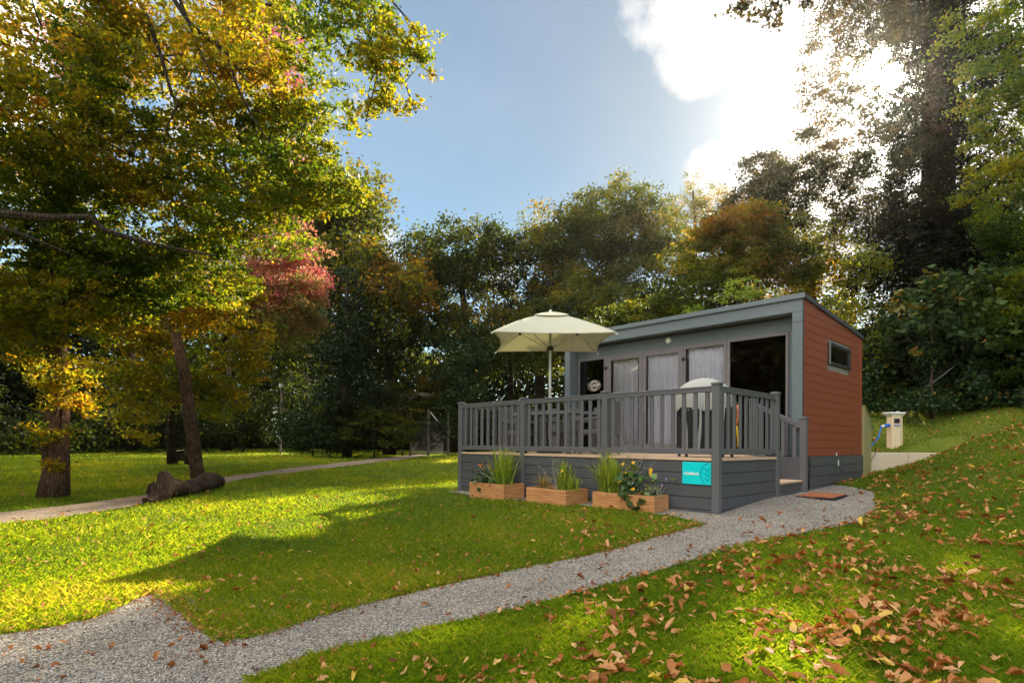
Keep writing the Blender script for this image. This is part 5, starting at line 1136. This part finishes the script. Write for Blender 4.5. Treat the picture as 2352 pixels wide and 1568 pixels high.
# 2 near oak reaching over from outside the left edge
p = at(-420, 1100, 8.2); b = (float(p[0]), float(p[1]), g1(p[0], p[1])-.1)
tr2 = [b]+[tuple(at(a, c, 8.2)) for a, c in ((-420, 900), (-400, 650), (-380, 400), (-330, 100), (-280, -200), (-240, -500))]
t = make_tree('oak_tree', 'overhanging oak reaching in from beyond the left edge, its leaves filling the upper left sky', 'tree', b, tr2, .3,
    [B(60, 120, 9.4, 190, 150, 1.2, .6, .56), B(300, 60, 9.9, 200, 130, 1.3, .6, .60), B(180, 300, 9.9, 190, 130, 1.3, .6, .52), B(430, 200, 10.4, 170, 130, 1.4, .6, .62), B(380, 380, 10.9, 170, 110, 1.4, .6, .56), B(560, 330, 11.4, 110, 110, 1.3, .55, .55), B(620, 180, 10.3, 100, 90, 1.0, .5, .52),
     B(550, 60, 10.4, 110, 80, 1.0, .55, .58), B(660, 290, 10.8, 60, 90, .8, .6, .42), B(640, 430, 10.8, 90, 90, 1, .7, .36), B(730, 440, 10.8, 60, 70, .8, .7, .34), B(700, 370, 10.8, 45, 50, .5, .6, .4), B(500, 500, 11.4, 140, 90, 1.2, .7, .38), B(320, 500, 10.9, 140, 80, 1.2, .7, .36), B(20, 330, 9.4, 120, 120, 1.2, .6, .5),
     B(740, 30, 9.3, 70, 60, .6, .55, .48), B(850, 30, 9.3, 75, 50, .5, .7, .47), B(900, 120, 9.3, 60, 60, .45, .65, .46), B(850, 190, 9.3, 55, 60, .4, .6, .47), B(825, 275, 9.3, 32, 25, .25, .7, .5), B(960, 90, 9.3, 30, 22, .25, .6, .48), B(985, 140, 9.3, 16, 28, .2, .6, .48), B(955, 250, 9.3, 14, 28, .2, .6, .48), B(905, 240, 9.3, 30, 14, .2, .5, .48), B(790, 110, 9.3, 50, 40, .4, .5, .5), B(690, 90, 9.5, 40, 60, .4, .5, .5),
     B(250, 650, 11.4, 130, 60, 1.0, .7, .42), B(430, 640, 11.7, 110, 60, 1.0, .7, .40), B(120, 560, 10.4, 130, 60, 1.0, .6, .36)], M_OAK, .088, 1.95, limbs=OAKLIMBS, clump=.24, vsd=.2)
# 3 foliage round the leaning trunk: field maple behind it
b, tr = trunkline(395, 1080, 19.5, ((392, 1000), (396, 900), (400, 760), (405, 620)))
make_tree('field_maple', 'yellow leaved field maple drooping behind the leaning bare trunk', 'tree', b, tr, .14,
    [B(430, 700, 17.5, 150, 70, 1.6, .9, .72), B(560, 760, 16.5, 60, 40, .8, 1, .78), B(590, 830, 16.5, 25, 45, .4, .9, .78), B(330, 720, 17.5, 110, 60, 1.5, .9, .70), B(300, 820, 17.5, 60, 60, 1, .9, .55), B(500, 850, 17, 70, 60, 1, .8, .52), B(480, 920, 17.5, 55, 45, .9, .8, .50), B(310, 910, 17.5, 55, 60, .9, .8, .5), B(310, 985, 17.5, 35, 30, .5, .8, .5), B(400, 860, 18.5, 70, 70, 1.1, .7, .5), B(460, 640, 18, 90, 50, 1.6, .8, .5), B(260, 640, 18, 110, 60, 1.5, .8, .6)], M_OAK, .11, 1.7, clump=.45)
# 4 pink liquidambar
b, tr = trunkline(430, 1075, 19.3, ((445, 920), (500, 800), (590, 700), (650, 500), (655, 200), (655, 80)))
make_tree('sweet_gum', 'tall tree turning pink and coral behind the oak leaves', 'tree', b, tr, .09,
    [B(640, 600, 18.6, 75, 60, 1.3, 1.1, .62), B(600, 650, 18.6, 50, 60, 1, 1.0, .4), B(655, 730, 18.6, 60, 50, 1, .9, .15), B(690, 700, 18.6, 45, 60, 1, .8, .3), B(610, 760, 18.6, 70, 50, 1, .9, .05), B(700, 560, 18.6, 30, 40, .8, .7, .3), B(675, 580, 18.6, 35, 25, .8, 1, .85), B(650, 690, 18.6, 55, 60, 1.2, 1, .42), B(670, 650, 18.6, 35, 40, 1, .9, .6), B(645, 510, 18.6, 35, 45, .8, .9, .55), B(665, 370, 18.6, 30, 60, .8, .9, .6), B(660, 230, 18.6, 30, 60, .8, .9, .7), B(590, 90, 18.6, 80, 55, 1.3, 1.1, .8), B(210, 100, 18.6, 60, 100, 1.3, .8, .6), B(30, 360, 18.6, 50, 90, 1.2, .9, .3), B(560, 640, 22, 60, 70, 1.2, .8, .15)], M_PINK, .11, 1.2, clump=.4, vsd=.28)
# far wood
def far(name, label, px, d, blobs, v, lm=M_FAR, ls=.26, dens=1.7, clump=.95, tr=None, trad=.3, cat='tree', **kw):
    pts = tr or ((px, 900), (px+3, 800), (px, 700), (px-3, 620)); b, tl = trunkline(px, 1020, d, pts)
    return make_tree(name, label, cat, b, tl, trad, blobs, lm, ls, dens, clump=clump, vmean=v, group=None, **kw)
far('beech_tree', 'olive green tree rising directly behind the pink tree, its bare outer twigs showing', 790, 34, [B(760, 440, 34, 70, 60, 3), B(790, 520, 34, 60, 50, 2.6), B(740, 560, 34, 80, 70, 3), B(800, 610, 33, 50, 50, 2.4), B(720, 660, 33, 70, 80, 3), B(780, 480, 34, 50, 50, 2), B(700, 480, 34, 60, 80, 3), B(680, 780, 32, 90, 80, 2.5, .9, .2)], .5, tr=((790, 850), (780, 700), (770, 560), (765, 450)))
far('yew_tree', 'narrow dark evergreen standing in front of the wood, ivy clad', 797, 28, [B(797, 660, 28, 28, 40, 1.0), B(797, 740, 28, 48, 60, 1.5), B(800, 830, 28, 60, 60, 1.8), B(795, 910, 28, 70, 60, 2), B(790, 980, 28, 75, 50, 2)], .3, M_IVY, .16, 1.2, .6, tr=((797, 850), (797, 700), (797, 640)), trad=.2)
far('golden_ash', 'light golden tree between the dark evergreen and the domed oak', 895, 31.9, [B(880, 620, 31.9, 60, 50, 2.52), B(910, 690, 31.9, 60, 60, 2.52), B(860, 680, 31.1, 50, 60, 2.52), B(905, 780, 30.2, 60, 70, 2.52, 1, .4), B(840, 590, 31.9, 35, 35, 1.68)], .68, tr=((895, 850), (890, 740), (885, 640)))
far('oak_tree', 'domed green oak with visible forking limbs, directly left of the parasol against blue sky', 1070, 36.1, [B(1010, 590, 36.1, 70, 40, 2.94), B(1080, 570, 36.1, 60, 36, 2.77), B(1135, 580, 36.1, 42, 36, 2.1), B(970, 640, 36.1, 45, 45, 2.35), B(1030, 650, 36.1, 60, 40, 2.52), B(1120, 640, 36.1, 45, 30, 2.02, .7), B(960, 720, 35.3, 55, 50, 2.52, 1, .5), B(1030, 760, 35.3, 60, 45, 2.52, .9, .5), B(1110, 740, 35.3, 50, 45, 2.52, .7, .6)], .34, tr=((1072, 860), (1072, 790), (1068, 720), (1060, 660), (1075, 600)), trad=.36, ls=.2, clump=.75)
far('maple_tree', 'small yellow brown tree filling the dip between the two domed oaks', 1175, 37.7, [B(1165, 690, 37.7, 35, 40, 2.05, .8), B(1185, 760, 37.7, 45, 60, 2.46, .9), B(1140, 810, 36.1, 60, 60, 2.46, .9, .4)], .66, tr=((1175, 900), (1175, 780), (1172, 700)), trad=.2)
far('ivy_covered_tree', 'dark ivy clad tree column just behind the top of the parasol', 1235, 36.1, [B(1215, 580, 36.1, 35, 30, 1.64), B(1222, 650, 36.1, 45, 45, 1.97), B(1235, 720, 36.1, 48, 50, 2.13), B(1245, 800, 35.3, 60, 60, 2.46), B(1230, 620, 36.1, 30, 40, 1.64)], .15, M_IVY, .22, 1.2, .8, tr=((1240, 900), (1238, 740), (1225, 640)), trad=.4)
far('oak_tree', 'tall double domed oak, the highest crown above the parasol, edged with russet', 1405, 35.2, [B(1300, 520, 35.2, 60, 40, 2.71, 1, .5), B(1270, 570, 35.2, 39, 45, 2.38, 1, .45), B(1330, 570, 35.2, 60, 39, 2.71), B(1420, 480, 35.2, 65, 42, 2.71, 1, .42), B(1470, 530, 35.2, 55, 45, 2.71, 1, .5), B(1400, 550, 35.2, 60, 39, 2.71), B(1500, 590, 35.2, 39, 40, 2.38, 1, .48), B(1350, 650, 34.8, 60, 39, 2.71, .9, .48), B(1450, 640, 34.8, 60, 39, 2.71, .8, .45), B(1520, 560, 35.2, 30, 30, 1.7, .8, .66), B(1290, 650, 34.8, 40, 39, 2.03, .8, .66), B(1490, 690, 34.3, 60, 40, 2.03, .9, .4)], .38, tr=((1400, 860), (1398, 760), (1392, 690), (1395, 620), (1405, 540)), trad=.48, ls=.18, clump=.68)
far('scots_pine', 'tall thin nearly bare tree standing above the others behind the cabin roof', 1590, 50, [B(1590, 450, 50, 45, 26, 3, .8), B(1560, 490, 50, 40, 26, 3, .7), B(1630, 480, 50, 45, 28, 3, .7), B(1600, 520, 50, 60, 24, 3, .6), B(1650, 520, 50, 30, 22, 2, .5)], .6, tr=((1588, 860), (1588, 700), (1592, 600), (1596, 520), (1592, 440)), trad=.28, ls=.17, dens=.6, clump=.6)
far('sweet_chestnut', 'broad russet brown tree behind the bright green sprays above the cabin roof', 1690, 20.5, [B(1670, 535, 20.5, 60, 36, 1.7, 1.3, .62), B(1720, 520, 20.3, 60, 26, 1.5, 1.3, .65), B(1740, 560, 20.5, 60, 45, 1.7, 1, .6), B(1640, 600, 20.5, 50, 50, 1.7, 1, .45), B(1700, 630, 20.5, 80, 60, 1.7, 1, .45), B(1600, 690, 20, 70, 45, 1.7, 1, .35), B(1800, 600, 20.5, 60, 60, 1.7, 1, .6), B(1500, 725, 20, 70, 36, 1.4, 1, .35), B(1430, 752, 20, 60, 34, 1.4, 1, .3)], .5, dens=1.7, trad=.2, ls=.12, clump=.48)
far('sycamore', 'yellow and orange tree rising behind the cabin roof corner', 1860, 21, [B(1790, 640, 22.4, 60, 60, 2.04, .9, .82), B(1850, 610, 21.6, 60, 60, 1.95, .9, .55), B(1920, 640, 20.8, 60, 70, 1.87, .9, .45), B(1870, 720, 20.0, 60, 60, 1.7, .9, .6), B(1930, 740, 19.2, 50, 60, 1.53, .9, .5), B(1960, 820, 18.4, 30, 60, 1.19, .9, .4), B(1880, 560, 21.6, 50, 35, 1.7, .8, .5), B(1760, 700, 22.4, 50, 40, 1.7, .9, .75)], .6, M_OAK, .12, .8, .55, tr=((1870, 850), (1870, 700), (1865, 620)), trad=.18)
far('holly_tree', 'glossy dark shrubby tree to the right of the mesh gate', 1060, 30, [B(1050, 830, 30, 45, 60, 1.8), B(1070, 900, 29, 40, 60, 1.6), B(1045, 960, 29, 45, 50, 1.5), B(1100, 800, 32, 40, 60, 2)], .5, M_IVY, .14, 1.0, .6, tr=((1060, 950), (1060, 860)), trad=.15)
far('hazel_tree', 'rounded mid green tree filling the gap between the parasol and the cabin roof', 1330, 31, [B(1300, 740, 31, 80, 50, 2.2, 1, .35), B(1380, 730, 31, 70, 50, 2.2, 1, .45), B(1240, 800, 31, 70, 60, 2.2, 1, .3), B(1340, 690, 31, 50, 40, 1.8, .9, .5)], .4, trad=.15, ls=.16, clump=.6)
# understory bushes
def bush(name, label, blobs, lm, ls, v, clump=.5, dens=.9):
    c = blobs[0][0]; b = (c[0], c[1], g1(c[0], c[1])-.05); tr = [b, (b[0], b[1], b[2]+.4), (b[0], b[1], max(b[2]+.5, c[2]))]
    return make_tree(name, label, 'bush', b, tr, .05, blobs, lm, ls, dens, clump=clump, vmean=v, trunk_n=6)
bush('bramble_bush', 'brown green rounded bush left of the mesh gate, its front catching light', [B(860, 985, 27, 60, 50, 1.5), B(820, 960, 27, 50, 50, 1.4), B(900, 960, 28, 50, 50, 1.4), B(890, 910, 29, 40, 30, 1.2)], M_FAR, .11, .42, .4)
tw_ = bush('dead_bramble', 'mound of bare straw coloured stems above the bramble bush', [B(925, 930, 30, 40, 30, 1.0, .4)], M_FAR, .1, .6, .4)
stems([[tuple(at(925+random.gauss(0, 10), 940, 29.5))]+[tuple(at(925+s_*k_*14+random.gauss(0, 3), 935-k_*22+k_*k_*4+random.gauss(0, 3), 29.5)) for k_ in (1, 2, 3, 4)] for s_ in np.linspace(-1.3, 1.3, 34)], .014, M_TWIG, tw_)
bush('laurel_bush', 'low dark shrub at the foot of the narrow evergreen', [B(720, 960, 29, 60, 55, 1.6), B(760, 1000, 28, 50, 35, 1.4), B(690, 1005, 29, 60, 35, 1.4)], M_IVY, .14, .55, .45)
bush('hawthorn_bush', 'pale leaved upright shrub directly left of the gate brace', [B(985, 900, 30.5, 25, 40, .9), B(1000, 870, 30.5, 20, 25, .8)], M_FAR, .1, .62, .35)
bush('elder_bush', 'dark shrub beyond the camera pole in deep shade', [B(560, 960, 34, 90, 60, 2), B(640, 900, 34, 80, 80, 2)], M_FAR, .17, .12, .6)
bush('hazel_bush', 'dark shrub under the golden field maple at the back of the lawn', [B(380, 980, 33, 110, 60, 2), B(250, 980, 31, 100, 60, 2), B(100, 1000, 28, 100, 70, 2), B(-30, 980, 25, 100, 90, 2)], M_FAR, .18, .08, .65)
# bright sprays of a young robinia just behind the roof
b, tr = trunkline(1690, 1000, 17.5, ((1690, 850), (1690, 740), (1694, 690)))
t = make_tree('robinia_sapling', 'bright lime green feathery sprays of a young tree showing over the cabin roof', 'tree', b, tr, .04, [B(1700, 668, 17.5, 36, 22, .4, .8), B(1660, 688, 17.5, 20, 12, .3, .7), B(1735, 675, 17.5, 20, 14, .3, .6), B(1590, 706, 17.5, 26, 10, .3, .7), B(1720, 650, 17.5, 12, 14, .2, .6), B(1780, 690, 18.5, 16, 26, .3, .6)], M_LIME, .06, 1.0, clump=.20, aspect=.4)
# right: the great ivy-clad tree against the sun
b, tr = trunkline(2190, 960, 21.6, ((2185, 850), (2175, 700), (2165, 500), (2160, 300), (2165, 100), (2170, -150), (2180, -400)))
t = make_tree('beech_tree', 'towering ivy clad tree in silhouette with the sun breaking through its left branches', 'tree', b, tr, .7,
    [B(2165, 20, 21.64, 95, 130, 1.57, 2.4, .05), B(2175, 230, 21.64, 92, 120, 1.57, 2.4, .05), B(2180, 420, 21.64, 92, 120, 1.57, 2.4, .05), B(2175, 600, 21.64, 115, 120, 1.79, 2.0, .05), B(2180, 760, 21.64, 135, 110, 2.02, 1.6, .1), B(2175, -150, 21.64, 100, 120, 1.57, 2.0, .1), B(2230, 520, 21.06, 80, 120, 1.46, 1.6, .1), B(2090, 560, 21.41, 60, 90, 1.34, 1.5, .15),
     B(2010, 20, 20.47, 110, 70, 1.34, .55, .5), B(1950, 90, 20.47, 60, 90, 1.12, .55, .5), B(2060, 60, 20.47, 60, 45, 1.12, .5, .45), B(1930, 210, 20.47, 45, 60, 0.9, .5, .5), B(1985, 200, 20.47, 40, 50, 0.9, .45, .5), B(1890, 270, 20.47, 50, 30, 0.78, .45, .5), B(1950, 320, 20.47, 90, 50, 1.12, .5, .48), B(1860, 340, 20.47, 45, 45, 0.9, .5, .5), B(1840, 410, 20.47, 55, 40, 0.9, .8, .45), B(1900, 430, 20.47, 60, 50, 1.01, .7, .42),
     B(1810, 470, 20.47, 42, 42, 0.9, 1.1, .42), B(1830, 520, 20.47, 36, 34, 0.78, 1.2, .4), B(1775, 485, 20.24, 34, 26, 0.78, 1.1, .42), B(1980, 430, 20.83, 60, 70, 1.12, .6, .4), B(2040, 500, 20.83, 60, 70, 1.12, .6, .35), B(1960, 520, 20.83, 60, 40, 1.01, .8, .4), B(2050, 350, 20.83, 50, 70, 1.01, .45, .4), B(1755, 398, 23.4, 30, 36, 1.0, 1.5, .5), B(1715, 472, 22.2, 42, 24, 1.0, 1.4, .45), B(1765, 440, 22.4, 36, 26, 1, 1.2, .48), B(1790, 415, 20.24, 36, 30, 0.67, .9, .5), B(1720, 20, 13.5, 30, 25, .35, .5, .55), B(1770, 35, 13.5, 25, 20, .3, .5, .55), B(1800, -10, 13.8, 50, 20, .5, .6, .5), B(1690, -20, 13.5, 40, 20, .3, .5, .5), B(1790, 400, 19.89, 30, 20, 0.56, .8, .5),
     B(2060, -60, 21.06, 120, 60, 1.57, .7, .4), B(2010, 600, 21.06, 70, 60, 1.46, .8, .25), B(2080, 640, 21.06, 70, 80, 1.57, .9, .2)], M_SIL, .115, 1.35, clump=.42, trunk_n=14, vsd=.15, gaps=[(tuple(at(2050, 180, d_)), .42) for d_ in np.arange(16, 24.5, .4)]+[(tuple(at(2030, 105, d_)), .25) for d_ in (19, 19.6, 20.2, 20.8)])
iv = MB()
for a0_ in (0, 2.1, 4.2):
    P_ = [Vector(tr[i])+Vector((math.cos(a0_+i*.5)*.7, math.sin(a0_+i*.5)*.7, 0)) for i in range(1, 7)]; iv.tube(P_, .05, 6)
iv.build('ivy_stem', M_BARK, t)
b, tr = trunkline(2420, 960, 17, ((2420, 800), (2410, 600), (2400, 400), (2380, 200), (2360, 0), (2350, -200)))
make_tree('hornbeam', 'autumn tree at the right edge with orange and yellow leaves over dark green', 'tree', b, tr, .28,
    [B(2310, 60, 16.5, 80, 90, 1.3, .6, 0.36), B(2300, 200, 16.5, 60, 80, 1.2, .6, 0.32), B(2330, 300, 16.5, 50, 80, 1.1, .6, 0.32), B(2310, 420, 16.5, 50, 60, 1, .8, 0.45), B(2330, 520, 16.5, 50, 60, 1, 1.1, 0.14), B(2340, 640, 16.5, 50, 70, 1, 1.1, 0.22), B(2320, 740, 16.8, 60, 70, 1.1, 1.1, 0.14), B(2370, 850, 16.8, 60, 60, 1.1, 1, 0.22), B(2420, 300, 16.5, 80, 200, 1.5, .6, 0.43)], M_OAK, .10, 1.6, clump=.38, vmean=.6)
# rhododendron-like big leaved shrub under it
bush('laurel_bush', 'big leaved dark laurel hanging below the towering ivy clad tree', [B(2140, 720, 17.0, 80, 50, 1.2), B(2200, 680, 17.0, 60, 60, 1.2), B(2090, 780, 17.2, 60, 40, 1.1), B(2240, 760, 17.0, 60, 60, 1.1)], M_IVY, .22, .62, .5)
# ivy covering the right-hand bank: nobody could count it
def leafmass(name, label, cat, P, s, v, m, aspect=.8):
    V, F, v = leafarrays(P, s, v, aspect, droop=.35); return tag(npmesh(name, V, F, v, m), label, cat, kind='stuff')
n = 52000; pxs = rng.uniform(1960, 2560, n); pys = rng.uniform(0, 1, n)**.8; lo = 945-.02*(pxs-1990); hi = 610-.1*(pxs-1960); dd = 17.3-1.3*(pxs-1990)/360
top = 760-.25*(pxs-1960); py_ = lo+(top-lo)*pys; wob = np.array([mnoise.noise(Vector((a*.012, b*.012, 4))) for a, b in zip(pxs, py_)])
dd = dd+pys*2.5+wob*1.6+rng.normal(0, .25, n)
P = CAM[None]+(FW[None]+RT[None]*((pxs-1176)/FPX)[:, None]+UP[None]*((PPY-py_)/FPX)[:, None])*dd[:, None]
leafmass('ivy_bank', 'dense dark ivy and undergrowth covering the steep right bank', 'ivy', P, rng.uniform(.07, .16, n), np.clip(rng.normal(.45, .22, n)+.3*wob, 0, 1), M_IVY)
# the wood behind everything reads as one dark mass
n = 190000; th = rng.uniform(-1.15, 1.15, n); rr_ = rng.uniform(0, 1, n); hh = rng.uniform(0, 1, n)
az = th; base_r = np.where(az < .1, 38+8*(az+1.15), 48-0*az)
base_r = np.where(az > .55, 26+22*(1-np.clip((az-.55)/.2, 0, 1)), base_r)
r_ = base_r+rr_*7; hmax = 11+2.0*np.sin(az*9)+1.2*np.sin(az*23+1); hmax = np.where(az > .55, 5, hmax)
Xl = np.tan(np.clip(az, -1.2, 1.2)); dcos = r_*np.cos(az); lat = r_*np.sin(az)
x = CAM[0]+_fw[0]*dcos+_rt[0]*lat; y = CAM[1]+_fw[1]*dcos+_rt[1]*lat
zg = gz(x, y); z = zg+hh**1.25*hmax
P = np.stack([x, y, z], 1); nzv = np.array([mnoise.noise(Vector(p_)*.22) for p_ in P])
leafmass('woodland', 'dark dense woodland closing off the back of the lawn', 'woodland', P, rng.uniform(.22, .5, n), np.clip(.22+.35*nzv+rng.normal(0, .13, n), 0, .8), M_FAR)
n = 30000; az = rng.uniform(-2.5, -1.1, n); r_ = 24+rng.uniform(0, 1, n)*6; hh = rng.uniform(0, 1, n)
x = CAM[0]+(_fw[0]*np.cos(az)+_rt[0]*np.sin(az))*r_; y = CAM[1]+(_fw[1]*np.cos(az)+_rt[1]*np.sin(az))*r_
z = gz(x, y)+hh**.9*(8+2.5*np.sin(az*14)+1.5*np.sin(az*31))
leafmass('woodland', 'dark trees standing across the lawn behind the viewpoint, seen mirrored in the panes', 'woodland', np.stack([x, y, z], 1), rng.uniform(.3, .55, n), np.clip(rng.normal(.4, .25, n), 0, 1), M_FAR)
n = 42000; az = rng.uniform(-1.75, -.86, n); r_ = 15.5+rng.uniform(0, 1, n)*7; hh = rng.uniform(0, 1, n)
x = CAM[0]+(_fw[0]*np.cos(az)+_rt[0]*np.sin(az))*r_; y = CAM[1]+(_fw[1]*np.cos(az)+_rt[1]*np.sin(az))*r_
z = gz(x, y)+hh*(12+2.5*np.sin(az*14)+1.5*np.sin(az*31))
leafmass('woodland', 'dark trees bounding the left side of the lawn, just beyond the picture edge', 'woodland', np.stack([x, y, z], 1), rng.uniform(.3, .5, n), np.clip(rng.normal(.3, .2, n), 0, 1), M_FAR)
# trunks in the dark wood
for i, (px_, d_) in enumerate(((1045, 36), (520, 36), (700, 37), (300, 33))):
    p_ = at(px_, 1015, d_); z_ = g1(p_[0], p_[1]); nm = ('ivy clad grey trunk behind the holly, right of the gate', 'slim dark trunk deep in the shade behind the field maple', 'dark trunk beside the camera pole, at its right', 'dark trunk in the shade left of the field maple')[i]
    make_tree('bare_trunk_tree', nm, 'tree', (p_[0], p_[1], z_), [(p_[0], p_[1], z_-.2), (p_[0]+.1, p_[1], z_+2.5), (p_[0]+.05, p_[1]+.1, z_+6.5)], .26, [((p_[0], p_[1], z_+6.5), (2.2, 2.2, 1.4), .5, .25), ((p_[0], p_[1], z_+3.2), (.45, .45, 1.6), .6, .2)], M_FAR, .2, .8, clump=.7)

# ------------------------------------------------------------------ thin haze added to make a glow round the low sun
hm = bpy.data.materials.new('haze'); hm.use_nodes = True; ht = hm.node_tree; ht.nodes.clear()
ho = N(ht, 'ShaderNodeOutputMaterial'); hv = N(ht, 'ShaderNodeVolumePrincipled', i_Density=.0003, i_Anisotropy=.88); hv.inputs['Color'].default_value = (1, .96, .9, 1); L(ht, hv.outputs[0], ho.inputs['Volume'])
hz = MB().box(-120, 120, -120, 120, -6, 34).build('haze', hm); tag(hz, 'thin added haze that spreads a glow round the low sun', 'haze', kind='stuff')
SC.cycles.volume_bounces = 0
